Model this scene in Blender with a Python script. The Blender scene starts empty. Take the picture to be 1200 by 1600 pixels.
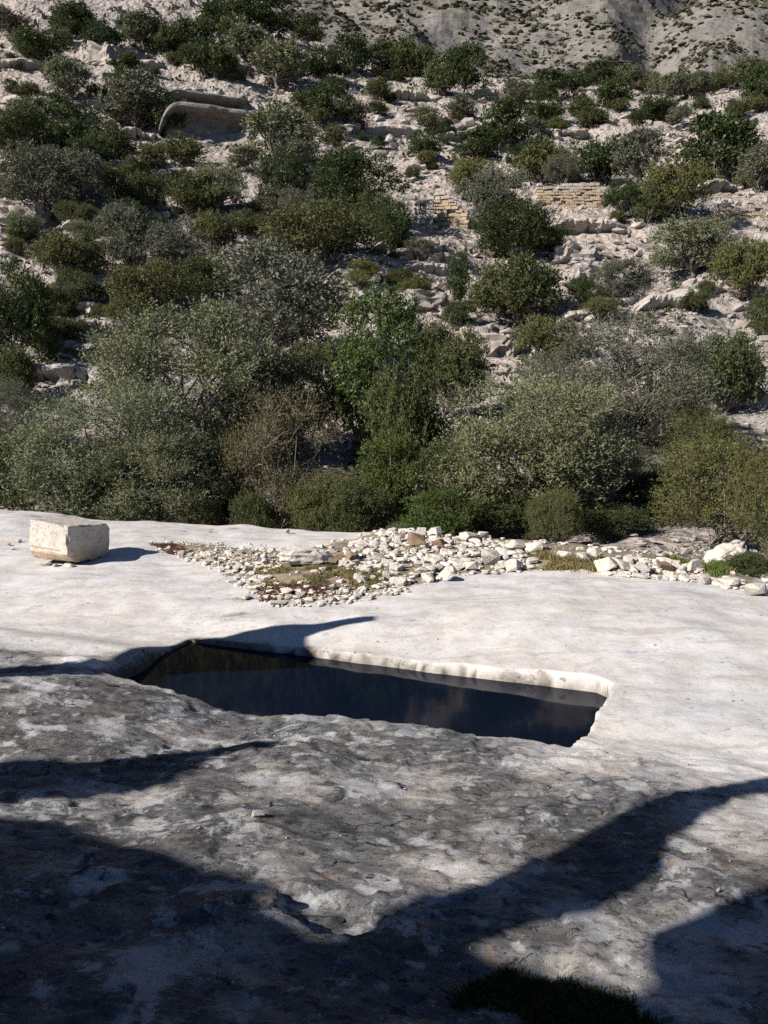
import bpy, bmesh, math, random
import numpy as np
from mathutils import Vector, Matrix, noise as mnoise
from mathutils.geometry import delaunay_2d_cdt

S = bpy.context.scene
COL = S.collection
random.seed(7)
RNG = np.random.default_rng(7)

# ------------------------------------------------------------------ camera, sky, sun, exposure
PITCH = math.radians(5.0); FPX = 1256.0; EYE = 2.0
cam_d = bpy.data.cameras.new('camera'); cam = bpy.data.objects.new('camera', cam_d); COL.objects.link(cam)
cam.location = (0, 0, EYE); cam.rotation_euler = (math.radians(90) - PITCH, 0, 0)
cam_d.sensor_fit = 'VERTICAL'; cam_d.angle = 2 * math.atan(800 / FPX)
cam_d.clip_start = 0.05; cam_d.clip_end = 5000
S.camera = cam

SUN_AZ = math.radians(33); SUN_EL = math.radians(31)      # light travels right and away from the camera
TO_SUN = Vector((-math.cos(SUN_EL) * math.cos(SUN_AZ), -math.cos(SUN_EL) * math.sin(SUN_AZ), math.sin(SUN_EL)))
W = bpy.data.worlds.new('World'); S.world = W; W.use_nodes = True
wn = W.node_tree.nodes; wl = W.node_tree.links
sky = wn.new('ShaderNodeTexSky'); sky.sky_type = 'NISHITA'; sky.sun_disc = False
sky.sun_elevation = SUN_EL; sky.sun_rotation = math.atan2(TO_SUN.x, TO_SUN.y)
sky.altitude = 900; sky.air_density = 0.75; sky.dust_density = 0.05; sky.ozone_density = 6.0
wn['Background'].inputs['Strength'].default_value = 0.05
wl.new(sky.outputs[0], wn['Background'].inputs['Color'])
sd_ = bpy.data.lights.new('sun', 'SUN'); sd_.energy = 5.0; sd_.angle = math.radians(0.53); sd_.color = (1.0, 0.945, 0.87)
sun = bpy.data.objects.new('sun', sd_); COL.objects.link(sun)
sun.rotation_euler = (-TO_SUN).to_track_quat('-Z', 'Y').to_euler()
S.view_settings.view_transform = 'Standard'; S.view_settings.look = 'None'
S.view_settings.gamma = 1.0; S.view_settings.use_curve_mapping = False
S.view_settings.exposure = 0.76
S.render.engine = 'CYCLES'; S.cycles.max_bounces = 5; S.cycles.transparent_max_bounces = 4
S.cycles.diffuse_bounces = 1; S.cycles.glossy_bounces = 2; S.cycles.caustics_reflective = False; S.cycles.caustics_refractive = False
S.cycles.use_denoising = False

# ------------------------------------------------------------------ numpy noise
def _hash(ix, iy, seed):
    h = (ix.astype(np.int64) * 374761393 + iy.astype(np.int64) * 668265263 + seed * 974711) & 0xFFFFFFFF
    h = ((h ^ (h >> 13)) * 1274126177) & 0xFFFFFFFF
    return h ^ (h >> 16)
_GA = np.linspace(0, 2 * np.pi, 64, endpoint=False); _GX = np.cos(_GA); _GY = np.sin(_GA)
def pnoise(x, y, seed=0):
    x = np.asarray(x, float); y = np.asarray(y, float)
    x0 = np.floor(x); y0 = np.floor(y); fx = x - x0; fy = y - y0
    u = fx * fx * fx * (fx * (fx * 6 - 15) + 10); v = fy * fy * fy * (fy * (fy * 6 - 15) + 10)
    def g(dx, dy):
        k = _hash(x0 + dx, y0 + dy, seed) & 63
        return _GX[k] * (fx - dx) + _GY[k] * (fy - dy)
    a = g(0, 0); b = g(1, 0); c = g(0, 1); d = g(1, 1)
    return (a + (b - a) * u + (c - a) * v + (a - b - c + d) * u * v) * 1.5
def fbm(x, y, octv=4, seed=0, gain=0.5):
    s = 0; a = 1.0; f = 1.0
    for i in range(octv):
        s = s + a * pnoise(x * f + 17.3 * i, y * f - 9.1 * i, seed + i * 31); a *= gain; f *= 2.03
    return s
def sstep(a, b, x):
    t = np.clip((x - a) / (b - a), 0, 1); return t * t * (3 - 2 * t)
def sdpoly(x, y, P):
    """signed distance to polygon, positive inside"""
    x = np.asarray(x, float); y = np.asarray(y, float)
    d = np.full(x.shape, 1e9); ins = np.zeros(x.shape, bool); n = len(P)
    for i in range(n):
        ax, ay = P[i]; bx, by = P[(i + 1) % n]
        ex, ey = bx - ax, by - ay; wx, wy = x - ax, y - ay
        t = np.clip((wx * ex + wy * ey) / (ex * ex + ey * ey), 0, 1)
        d = np.minimum(d, (wx - t * ex) ** 2 + (wy - t * ey) ** 2)
        c = ((ay > y) != (by > y)) & (x < (bx - ax) * (y - ay) / ((by - ay) if by != ay else 1e-9) + ax)
        ins ^= c
    d = np.sqrt(d); return np.where(ins, d, -d)

# ------------------------------------------------------------------ terrain functions
CP, SP = math.cos(PITCH), math.sin(PITCH)
def ray(px, py):
    a = (px - 600) / FPX; b = (py - 800) / FPX
    return np.array([a, CP - b * SP, -(SP + b * CP)])        # world direction of a photo pixel
def plane_pt(px, py, z=0.0):
    r = ray(px, py); t = (z - EYE) / r[2]; return (r[0] * t, r[1] * t)

# the rectangular basin cut into the shelf, in plan
POOL = [plane_pt(*p) for p in [(300, 1001, -.09), (420, 1012, -.07), (560, 1026, -.05), (700, 1039, -.02), (850, 1052, 0), (930, 1060, .01), (952, 1068, .02), (948, 1082, .02),
                               (925, 1125, .02), (900, 1158, .02), (886, 1166, .02), (860, 1163, .02), (750, 1145, .02), (600, 1124, .02), (500, 1116, .02), (420, 1114, .02), (340, 1102, .02), (270, 1084, .02), (200, 1070, .02),
                               (140, 1060, .02), (165, 1046, 0), (235, 1022, -.04), (275, 1008, -.07)]]
PC = np.array([-0.35, 6.66]); AX = math.radians(-22); EU = np.array([math.cos(AX), math.sin(AX)]); EV = np.array([-math.sin(AX), math.cos(AX)])
WATER_Z = -0.115
EDGE = np.array([(-22, 21), (-14, 20.4), (-9.2, 19.0), (-6.05, 17.5), (-2, 16.7), (0, 15.9), (2.2, 14.2), (4.0, 12.9), (5.1, 10.9), (6.5, 9.0), (9, 7), (14, 4)])
RUBBLE_PX = [(235, 852), (300, 845), (400, 858), (500, 852), (560, 838), (610, 826), (690, 826), (760, 832), (830, 850), (900, 856), (985, 855), (1060, 872), (1110, 890), (1200, 905), (1200, 932), (1150, 918), (1090, 908),
             (1000, 903), (930, 898), (860, 893), (790, 897), (710, 905), (640, 925), (560, 940), (490, 949), (425, 949), (385, 930), (352, 900), (300, 878)]
def uv(x, y):
    dx = x - PC[0]; dy = y - PC[1]
    return dx * EU[0] + dy * EU[1], dx * EV[0] + dy * EV[1]
def shelf_base(x, y):
    u, v = uv(x, y)
    z = 0.028 * np.clip(v - 0.7, 0, None)
    z = z + (-0.03 + 0.027 * np.clip(u, -2.2, 2.6)) * (1 - sstep(0.8, 3.0, np.abs(v + 0.0))) * sstep(-0.75, -0.3, v)
    n = np.clip(-(v + 0.72), 0, None)
    z = z + 0.105 * (np.sqrt(n * n + 0.05) - 0.2236) + 0.03 * sstep(-0.5, -0.75, v)
    z = z + 0.16 * np.exp(-(((x + 2.75) / 0.95) ** 2 + ((y - 5.75) / 0.75) ** 2))       # dark hump left of the basin
    z = z + 0.15 * sstep(-1.3, -2.3, u) * sstep(0.75, -0.1, v) * sstep(-1.2, -0.5, v) - 0.07 * np.exp(-(((x + 3.6) / 1.1) ** 2 + ((y - 7.0) / 0.3) ** 2))         # trough leading in from the left
    z = z - 0.06 * np.exp(-(((x + 1.15) / 0.35) ** 2 + ((y - 5.2) / 0.9) ** 2))         # shallow runnel
    z = z + 0.16 * np.exp(-(((x - 2.6) / 2.6) ** 2 + ((y - 9.3) / 1.8) ** 2)) * sstep(0.55, 1.8, v)     # low dome behind the basin
    z = z + 0.30 * np.exp(-(((x + 9.5) / 4.5) ** 2 + ((y - 17) / 5) ** 2))
    z = z + 0.07 * fbm(x / 2.3, y / 2.3, 3, 5) * sstep(0.1, 1.2, np.abs(v) - 0.5) + 0.012 * fbm(x / 0.55, y / 0.55, 3, 9)
    near = sstep(-0.3, -1.1, v)
    rg = 1 - np.abs(fbm(x / 0.62 + 0.3 * y, y / 0.45, 4, 23))
    z = z + near * (0.015 * (rg - 0.75) + 0.007 * fbm(x / 0.16, y / 0.12, 3, 41))
    # small scarps: the rock flakes off in steps
    q = fbm(x / 1.1 + 2.1, y / 0.8, 4, 77) * 2.2
    fq = q - np.floor(q)
    z = z + near * 0.02 * (sstep(0.82, 0.9, fq) - fq)
    for k_, P_ in enumerate(FLAKE):
        z = z - (0.05, 0.035)[k_] * sstep(-0.005, 0.035, sdpoly(x, y, P_) + 0.02 * fbm(x / 0.09, y / 0.09, 3, 88))
    ye = np.interp(x, EDGE[:, 0], EDGE[:, 1]) + 0.35 * fbm(x / 2.0, y * 0 + 3.3, 3, 61)
    o = np.clip(y - ye, 0, None)
    right = sstep(1.0, 5.0, x)
    z = z - (0.35 - 0.2 * right) * o ** 1.35 - 0.06 * sstep(-1.5, 0, y - ye)
    return z
FLAKE = [[plane_pt(*p, 0.32) for p in [(430, 1380), (510, 1384), (570, 1402), (606, 1428), (590, 1452), (520, 1470), (440, 1440)]],
         [plane_pt(*p, 0.36) for p in [(770, 1474), (850, 1448), (892, 1452), (900, 1470), (884, 1494), (905, 1520), (860, 1505), (820, 1492)]]]
RUB = None
def rubble_sd(x, y):
    return sdpoly(x, y, RUB)
def shelf(x, y, cut=True):
    z = shelf_base(x, y)
    if RUB is not None:
        z = z + 0.12 * sstep(-0.1, 1.1, rubble_sd(x, y)) + 0.02 * sstep(0, 0.3, rubble_sd(x, y)) * fbm(x / 0.3, y / 0.3, 2, 3)
    if cut:
        u, v = uv(x, y)
        d = sdpoly(x, y, POOL) + 0.022 * fbm(x / 0.5, y / 0.5, 3, 15)
        w = 0.05 + 0.75 * sstep(-1.55, -2.1, u) * sstep(0.42, -0.3, v)
        t = np.clip((d + 0.02) / w, 0, 1)
        z = z - 0.010 * sstep(-0.05, 0.0, d) - 0.85 * t ** 1.25
    return z
# hillside across the ravine: ground row in the photo for a distance and a bearing
HD = np.array([2, 12, 16, 20, 25, 32, 45, 58, 72, 95, 116, 138, 165, 200, 260, 400], float)
HC = np.array([-0.9, -0.46, -0.23, 0, 0.23, 0.46, 0.9])
HR = np.array([
 [1900, 1900, 1900, 1900, 1900, 1900, 1900],
 [ 960,  960,  960,  960,  950,  940,  940],
 [ 905,  905,  905,  900,  880,  862,  862],
 [ 880,  870,  868,  862,  835,  818,  818],
 [ 800,  800,  800,  795,  775,  755,  755],
 [ 670,  690,  698,  702,  692,  680,  680],
 [ 500,  545,  556,  552,  548,  552,  560],
 [ 360,  425,  434,  440,  440,  452,  465],
 [ 240,  325,  340,  350,  362,  372,  385],
 [ 110,  208,  236,  262,  272,  278,  290],
 [  10,  112,  150,  196,  208,  212,  225],
 [ -80,   30,   76,  146,  166,  166,  180],
 [-190,  -60,    6,  108,  142,  138,  150],
 [-240, -120,  -10,  100,  136,  130,  140],
 [-160,  -40,   50,  120,  140,  134,  140],
 [ 100,  150,  160,  160,  160,  160,  160]], float)
_LD = np.linspace(math.log(2), math.log(400), 260); _LC = np.linspace(-0.9, 0.9, 121)
_T = np.array([np.interp(_LD, np.log(HD), HR[:, j]) for j in range(len(HC))])
_T = np.array([np.interp(_LC, HC, _T[:, i]) for i in range(len(_LD))])
def _blur(A, k, ax):
    ker = np.hanning(k + 2)[1:-1]; ker /= ker.sum(); p = k // 2
    A = np.pad(A, [(p, p) if i == ax else (0, 0) for i in (0, 1)], mode='edge')
    return np.apply_along_axis(lambda r: np.convolve(r, ker, 'valid'), ax, A)
_T = _blur(_blur(_T, 15, 0), 15, 1)
def hill0(x, y):
    yy = np.clip(y, 2.01, 399)
    i = (np.log(yy) - _LD[0]) / (_LD[1] - _LD[0]); j = (np.clip(x / yy, -0.899, 0.899) - _LC[0]) / (_LC[1] - _LC[0])
    i0 = np.clip(np.floor(i).astype(int), 0, len(_LD) - 2); j0 = np.clip(np.floor(j).astype(int), 0, len(_LC) - 2)
    fi = i - i0; fj = j - j0
    r = (_T[i0, j0] * (1 - fi) + _T[i0 + 1, j0] * fi) * (1 - fj) + (_T[i0, j0 + 1] * (1 - fi) + _T[i0 + 1, j0 + 1] * fi) * fj
    b = (r - 800) / FPX
    return EYE - yy * (SP + b * CP) / (CP - b * SP)
def hill(x, y):
    x = np.asarray(x, float); y = np.asarray(y, float)
    z = hill0(x, y)
    far = sstep(24, 45, y)
    z = z + far * (1.6 * fbm(x / 19, y / 19, 3, 101) + 0.55 * fbm(x / 5.2, y / 5.2, 3, 131)) + 0.16 * fbm(x / 1.7, y / 1.7, 3, 151)
    stp = 1.5 + 1.3 * sstep(60, 120, y)
    q = (z + 0.10 * x + 1.2 * fbm(x / 11, y / 11, 3, 171)) / stp
    f = q - np.floor(q)
    m = far * (0.25 + 0.75 * sstep(-0.25, 0.35, fbm(x / 14, y / 14, 2, 191))) * (0.75 + 0.25 * sstep(5, -20, x))
    z = z + m * stp * (sstep(0.55, 0.95, f) - f) * 0.75
    q2 = (z - 0.05 * x + 0.5 * fbm(x / 4, y / 4, 3, 211)) / 0.55; f2 = q2 - np.floor(q2)
    z = z + far * 0.55 * (sstep(0.5, 0.95, f2) - f2) * 0.45
    return z
def ground(x, y):
    x = np.asarray(x, float); y = np.asarray(y, float)
    return np.maximum(shelf(x, y, False) if np.min(y) < 26 else -99, hill(x, y))
_YS = np.exp(np.linspace(math.log(1.2), math.log(230), 1500))
def hit(px, py):
    """first point of the ground seen at a photo pixel"""
    r = ray(px, py); t = _YS / r[1]; x = r[0] * t; z = EYE + r[2] * t
    g = hill(x, _YS); k = _YS < 24
    g[k] = np.maximum(g[k], shelf(x[k], _YS[k], False))
    w = np.nonzero(g >= z)[0]
    if len(w) == 0: return None
    i = max(w[0], 1)
    d0 = z[i - 1] - g[i - 1]; d1 = z[i] - g[i]; s = d0 / max(d0 - d1, 1e-9)
    yy = _YS[i - 1] + s * (_YS[i] - _YS[i - 1]); xx = r[0] * yy / r[1]
    return Vector((float(xx), float(yy), float(EYE + r[2] * yy / r[1])))
RUB = None
_rub = [hit(*p) for p in RUBBLE_PX]
RUB = [(p.x, p.y) for p in _rub]

# ------------------------------------------------------------------ helpers
def link_mesh(name, verts, faces, mat, parent=None, smooth=False, attrs=None):
    me = bpy.data.meshes.new(name)
    verts = np.asarray(verts, np.float32); faces = np.asarray(faces, np.int32)
    nv, nf, k = len(verts), len(faces), faces.shape[1]
    me.vertices.add(nv); me.vertices.foreach_set('co', verts.ravel())
    me.loops.add(nf * k); me.loops.foreach_set('vertex_index', faces.ravel())
    me.polygons.add(nf); me.polygons.foreach_set('loop_start', np.arange(0, nf * k, k, dtype=np.int32))
    me.polygons.foreach_set('use_smooth', np.full(nf, smooth))
    for n, a in (attrs or {}).items():
        at = me.attributes.new(n, 'FLOAT', 'POINT'); at.data.foreach_set('value', np.asarray(a, np.float32))
    me.update(calc_edges=True); me.validate()
    if mat: me.materials.append(mat)
    o = bpy.data.objects.new(name, me); COL.objects.link(o)
    if parent: o.parent = parent
    return o
def tag(o, label=None, cat=None, group=None, kind=None):
    if label: o['label'] = label
    if cat: o['category'] = cat
    if group: o['group'] = group
    if kind: o['kind'] = kind
    return o
def empty(name, loc=(0, 0, 0)):
    o = bpy.data.objects.new(name, None); COL.objects.link(o); o.location = loc; o.empty_display_size = 0.2; return o
def grid_faces(nr, nc):
    i = np.arange(nr - 1)[:, None] * nc + np.arange(nc - 1)[None, :]
    return np.stack([i, i + 1, i + nc + 1, i + nc], -1).reshape(-1, 4)

# ---- node helper
class N:
    def __init__(s, name):
        s.m = bpy.data.materials.new(name); s.m.use_nodes = True; s.t = s.m.node_tree; s.t.nodes.clear()
        s.out = s.t.nodes.new('ShaderNodeOutputMaterial'); s.pos = s.t.nodes.new('ShaderNodeTexCoord').outputs['Object']
    def n(s, typ, ins=None, **kw):
        nd = s.t.nodes.new(typ)
        for k, v in kw.items(): setattr(nd, k, v)
        for k, v in (ins or {}).items():
            if isinstance(v, bpy.types.NodeSocket): s.t.links.new(v, nd.inputs[k])
            else: nd.inputs[k].default_value = (*v, 1) if nd.inputs[k].type == 'RGBA' and len(v) == 3 else v
        return nd
    def noise(s, scale, detail=6, rough=0.55, dist=0.0, vec=None, color=False):
        nd = s.n('ShaderNodeTexNoise', {'Vector': vec or s.pos, 'Scale': scale, 'Detail': detail, 'Roughness': rough, 'Distortion': dist})
        return nd.outputs['Color' if color else 'Fac']
    def ramp(s, fac, stops, interp='LINEAR'):
        nd = s.n('ShaderNodeValToRGB', {'Fac': fac}); e = nd.color_ramp.elements; nd.color_ramp.interpolation = interp
        while len(e) < len(stops): e.new(0.5)
        for i, (p, c) in enumerate(stops):
            e[i].position = p; e[i].color = (*c, 1) if hasattr(c, '__len__') else (c, c, c, 1)
        return nd.outputs['Color']
    def mix(s, f, a, b, mode='MIX'):
        nd = s.n('ShaderNodeMix', data_type='RGBA', blend_type=mode)
        for k, v in ((0, f), (6, a), (7, b)):
            if isinstance(v, bpy.types.NodeSocket): s.t.links.new(v, nd.inputs[k])
            else: nd.inputs[k].default_value = v if k == 0 else (*v, 1)
        return nd.outputs[2]
    def math(s, op, a, b=0.0, clamp=False):
        nd = s.n('ShaderNodeMath', operation=op, use_clamp=clamp)
        for k, v in ((0, a), (1, b)):
            if isinstance(v, bpy.types.NodeSocket): s.t.links.new(v, nd.inputs[k])
            else: nd.inputs[k].default_value = v
        return nd.outputs[0]
    def attr(s, name): return s.n('ShaderNodeAttribute', attribute_name=name).outputs['Fac']
    def bump(s, h, dist, strength=1.0, prev=None):
        nd = s.n('ShaderNodeBump', {'Height': h, 'Distance': dist, 'Strength': strength})
        if prev: s.t.links.new(prev, nd.inputs['Normal'])
        return nd.outputs[0]
    def voro(s, scale, vec=None, feature='F1', rnd=1.0):
        return s.n('ShaderNodeTexVoronoi', {'Vector': vec or s.pos, 'Scale': scale, 'Randomness': rnd}, feature=feature)
    def warp(s, scale, amt):
        c = s.noise(scale, 3, color=True)
        v = s.n('ShaderNodeVectorMath', {0: c, 1: (0.5, 0.5, 0.5)}, operation='SUBTRACT').outputs[0]
        v = s.n('ShaderNodeVectorMath', {0: v, 'Scale': amt}, operation='SCALE').outputs[0]
        return s.n('ShaderNodeVectorMath', {0: s.pos, 1: v}, operation='ADD').outputs[0]
    def principled(s, col, rough=0.85, normal=None, spec=0.25, **kw):
        ins = {'Base Color': col, 'Roughness': rough, 'Specular IOR Level': spec}
        if normal: ins['Normal'] = normal
        ins.update(kw)
        p = s.n('ShaderNodeBsdfPrincipled', ins); s.t.links.new(p.outputs[0], s.out.inputs[0]); return s.m

def mat_shelf():
    s = N('shelf_limestone')
    dark = s.attr('dark'); soil = s.attr('soil'); lichen = s.attr('lichen'); rim = s.attr('wet')
    n1 = s.noise(0.55, 6); n2 = s.noise(2.6, 8, 0.62); n3 = s.noise(11, 8, 0.65); n4 = s.noise(48, 6, 0.7); n5 = s.noise(170, 4, 0.75)
    pale = s.mix(s.ramp(n1, [(0.38, 0), (0.62, 1)]), (0.585, 0.545, 0.51), (0.565, 0.565, 0.575))
    pale = s.mix(s.ramp(n2, [(0.34, 0.75), (0.56, 0)]), pale, (0.43, 0.39, 0.355))
    pale = s.mix(s.ramp(n3, [(0.33, 0.75), (0.45, 0)]), pale, (0.36, 0.325, 0.295))
    vs = s.voro(5.0, s.warp(4, 0.3)); vsel = s.n('ShaderNodeSeparateColor', {0: vs.outputs['Color']}).outputs[1]
    pit = s.math('MULTIPLY', s.ramp(vs.outputs['Distance'], [(0.05, 1), (0.13, 0)]), s.math('GREATER_THAN', vsel, 0.6))
    pale = s.mix(s.math('MULTIPLY', pit, 0.8), pale, (0.16, 0.14, 0.13))
    pale = s.mix(s.math('MULTIPLY', s.ramp(n4, [(0.34, 1), (0.44, 0)]), 0.6), pale, (0.34, 0.31, 0.29))
    pale = s.mix(s.ramp(s.noise(0.9, 5, 0.6, vec=s.warp(1.5, 0.6)), [(0.60, 0), (0.72, 0.55)]), pale, (0.40, 0.385, 0.375))
    sv = s.n('ShaderNodeMapping', {'Vector': s.warp(1.2, 0.5), 'Rotation': (0, 0, -0.2), 'Scale': (0.35, 2.2, 1.0)}).outputs[0]
    stk = s.noise(2.0, 9, 0.7, vec=sv)
    pale = s.mix(s.ramp(stk, [(0.55, 0), (0.64, 0.7)]), pale, (0.385, 0.335, 0.295))
    pale = s.mix(s.ramp(stk, [(0.33, 0.6), (0.41, 0)]), pale, (0.40, 0.395, 0.40))
    pale = s.mix(s.ramp(n5, [(0.36, 0.7), (0.42, 0)]), pale, (0.33, 0.30, 0.275))
    # weathered black crust
    w = s.warp(9, 0.03)
    stretch = s.n('ShaderNodeMapping', {'Vector': w, 'Rotation': (0, 0, 0.45), 'Scale': (0.75, 1.25, 1.0)}).outputs[0]
    k1 = s.noise(1.5, 12, 0.68, vec=stretch); k2 = s.noise(5.5, 13, 0.78, vec=stretch); k3 = s.noise(38, 9, 0.8, vec=stretch); k5 = s.noise(15, 11, 0.8, vec=stretch); k6 = s.noise(3.2, 12, 0.75)
    crust = s.ramp(k2, [(0.34, (0.034, 0.035, 0.040)), (0.45, (0.088, 0.089, 0.095)), (0.55, (0.155, 0.154, 0.158)), (0.66, (0.30, 0.30, 0.302))])
    crust = s.mix(s.ramp(k1, [(0.50, 0.0), (0.62, 0.55)]), crust, (0.135, 0.112, 0.092))
    crust = s.mix(s.ramp(k6, [(0.54, 0.0), (0.60, 0.75)]), crust, (0.20, 0.198, 0.20))
    crust = s.mix(s.ramp(k5, [(0.41, 0.9), (0.45, 0.0)]), crust, (0.020, 0.020, 0.023))
    crust = s.mix(s.ramp(k5, [(0.58, 0.0), (0.62, 0.85)]), crust, (0.33, 0.32, 0.31))
    crust = s.mix(s.ramp(k3, [(0.40, 0.9), (0.45, 0.0)]), crust, (0.018, 0.018, 0.020))
    crust = s.mix(s.ramp(k3, [(0.58, 0.0), (0.63, 0.6)]), crust, (0.28, 0.27, 0.265))
    cr = s.voro(1.3, s.warp(5, 0.35), 'DISTANCE_TO_EDGE').outputs['Distance']
    crk = s.math('MULTIPLY', s.ramp(cr, [(0.004, 1), (0.014, 0)]), s.ramp(k6, [(0.54, 0), (0.57, 1)]))
    crust = s.mix(crk, crust, (0.012, 0.012, 0.013))
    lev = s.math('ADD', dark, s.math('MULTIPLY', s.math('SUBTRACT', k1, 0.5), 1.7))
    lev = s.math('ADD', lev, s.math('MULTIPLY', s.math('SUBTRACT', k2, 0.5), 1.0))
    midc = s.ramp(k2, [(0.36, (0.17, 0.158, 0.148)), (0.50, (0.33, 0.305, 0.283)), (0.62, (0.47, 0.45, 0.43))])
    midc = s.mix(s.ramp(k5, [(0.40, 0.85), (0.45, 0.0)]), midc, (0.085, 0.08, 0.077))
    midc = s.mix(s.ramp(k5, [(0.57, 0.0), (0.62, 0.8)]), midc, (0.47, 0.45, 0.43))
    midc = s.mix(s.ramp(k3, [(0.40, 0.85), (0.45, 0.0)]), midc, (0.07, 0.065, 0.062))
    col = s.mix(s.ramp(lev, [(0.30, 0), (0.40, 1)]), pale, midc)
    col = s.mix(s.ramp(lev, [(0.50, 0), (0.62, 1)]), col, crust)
    k7 = s.noise(2.4, 13, 0.74, vec=s.warp(3, 0.2)); k8 = s.noise(4.1, 11, 0.7, vec=s.warp(4, 0.15))
    col = s.mix(s.math('MULTIPLY', s.ramp(k7, [(0.535, 0), (0.575, 0.85)]), lichen), col, (0.43, 0.432, 0.445))
    col = s.mix(s.math('MULTIPLY', s.ramp(k8, [(0.60, 0), (0.66, 0.7)]), lichen), col, (0.33, 0.235, 0.16))
    col = s.mix(s.math('MULTIPLY', s.ramp(k8, [(0.37, 0.85), (0.42, 0)]), lichen), col, (0.045, 0.044, 0.046))
    # flaked clean patches and lichen rosettes in the crust
    vl = s.voro(2.9, s.warp(9, 0.12)); sel = s.n('ShaderNodeSeparateColor', {0: vl.outputs['Color']}).outputs[0]
    disc = s.ramp(vl.outputs['Distance'], [(0.26, 1), (0.34, 0)])
    disc = s.math('MULTIPLY', disc, s.math('GREATER_THAN', sel, 0.80))
    disc = s.math('MULTIPLY', disc, s.ramp(k5, [(0.42, 0.0), (0.48, 0.9)]))
    col = s.mix(s.math('MULTIPLY', disc, lichen), col, (0.50, 0.495, 0.485))
    vm = s.voro(8.5, s.warp(14, 0.1)); sel2 = s.n('ShaderNodeSeparateColor', {0: vm.outputs['Color']}).outputs[0]
    d2 = s.math('MULTIPLY', s.ramp(vm.outputs['Distance'], [(0.2, 1), (0.3, 0)]), s.math('GREATER_THAN', sel2, 0.72))
    col = s.mix(s.math('MULTIPLY', d2, s.math('MULTIPLY', lichen, 0.7)), col, (0.42, 0.40, 0.385))
    # waterline stain inside the basin
    col = s.mix(s.math('MULTIPLY', rim, s.ramp(n3, [(0.35, 1.0), (0.62, 0.75)])), col, (0.075, 0.055, 0.03))
    # earth caught among the rubble
    earth = s.mix(s.ramp(s.noise(3.5, 5), [(0.45, 0), (0.6, 1)]), (0.21, 0.15, 0.105), (0.13, 0.125, 0.055))
    earth = s.mix(s.ramp(n4, [(0.35, 0.8), (0.55, 0)]), earth, (0.36, 0.32, 0.27))
    sl = s.math('ADD', soil, s.math('MULTIPLY', s.math('SUBTRACT', n3, 0.5), 1.2))
    col = s.mix(s.ramp(sl, [(0.45, 0), (0.6, 1)]), col, earth)
    b = s.bump(n2, 0.03, 0.4); b = s.bump(s.math('MULTIPLY', k2, lichen), 0.04, 0.55, b); b = s.bump(n3, 0.012, 0.5, b); b = s.bump(s.math('MULTIPLY', k5, s.math('ADD', lichen, 0.25)), 0.016, 0.7, b); b = s.bump(k3, 0.005, 0.7, b); b = s.bump(n5, 0.0025, 0.7, b)
    return s.principled(col, 0.88, b, 0.2)
def mat_hill():
    s = N('hill_limestone')
    n1 = s.noise(0.07, 6, 0.6); n2 = s.noise(0.5, 8, 0.65); n3 = s.noise(2.6, 6, 0.7)
    c = s.mix(s.ramp(n1, [(0.4, 0), (0.62, 1)]), (0.41, 0.345, 0.30), (0.34, 0.31, 0.29))
    c = s.mix(s.ramp(n2, [(0.34, 0.8), (0.5, 0)]), c, (0.17, 0.15, 0.14))
    c = s.mix(s.ramp(n2, [(0.60, 0), (0.72, 0.7)]), c, (0.40, 0.28, 0.19))
    v = s.voro(1.5, s.warp(1.2, 0.8)); vd = v.outputs['Distance']
    c = s.mix(s.ramp(n3, [(0.36, 0.75), (0.5, 0)]), c, (0.15, 0.135, 0.12))
    c = s.mix(s.ramp(n3, [(0.60, 0), (0.75, 0.6)]), c, (0.49, 0.43, 0.385))
    sc = s.noise(0.33, 5, 0.6); c = s.mix(s.ramp(sc, [(0.60, 0), (0.66, 0.6)]), c, (0.10, 0.10, 0.055))
    h = s.bump(vd, 0.5, 0.7); h = s.bump(n2, 0.6, 0.6, h); h = s.bump(n3, 0.2, 0.8, h)
    return s.principled(c, 0.9, h, 0.15)
def mat_mountain():
    s = N('mountain_rock')
    n1 = s.noise(0.012, 8, 0.65); n2 = s.noise(0.06, 9, 0.7); n3 = s.noise(0.35, 6, 0.7)
    c = s.mix(s.ramp(n1, [(0.42, 0), (0.6, 1)]), (0.225, 0.195, 0.185), (0.19, 0.178, 0.178))
    c = s.mix(s.ramp(n2, [(0.38, 0.7), (0.52, 0)]), c, (0.135, 0.12, 0.105))
    c = s.mix(s.ramp(n3, [(0.42, 0.75), (0.52, 0)]), c, (0.10, 0.095, 0.07))
    c = s.mix(s.ramp(n2, [(0.62, 0), (0.72, 0.6)]), c, (0.32, 0.25, 0.20))
    c = s.mix(s.ramp(s.noise(0.03, 7, 0.7), [(0.48, 0), (0.62, 0.6)]), c, (0.15, 0.145, 0.105))
    h = s.bump(n2, 2.0, 0.6); h = s.bump(n3, 0.8, 0.7, h)
    return s.principled(c, 0.95, h, 0.1)
def mat_stone(name, a, b, stain=(0.25, 0.2, 0.16), sc=1.0, amt=0.6):
    s = N(name)
    rnd = s.n('ShaderNodeObjectInfo').outputs['Random']
    n2 = s.noise(3.5 * sc, 7, 0.65); n3 = s.noise(16 * sc, 6, 0.7)
    c = s.mix(rnd, a, b)
    c = s.mix(s.ramp(n2, [(0.45, 0), (0.68, amt)]), c, stain)
    c = s.mix(s.ramp(n3, [(0.33, 0.7), (0.46, 0)]), c, tuple(x * 0.45 for x in a))
    h = s.bump(n2, 0.06 / sc, 0.5); h = s.bump(n3, 0.02 / sc, 0.8, h)
    return s.principled(c, 0.9, h, 0.2)
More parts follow.
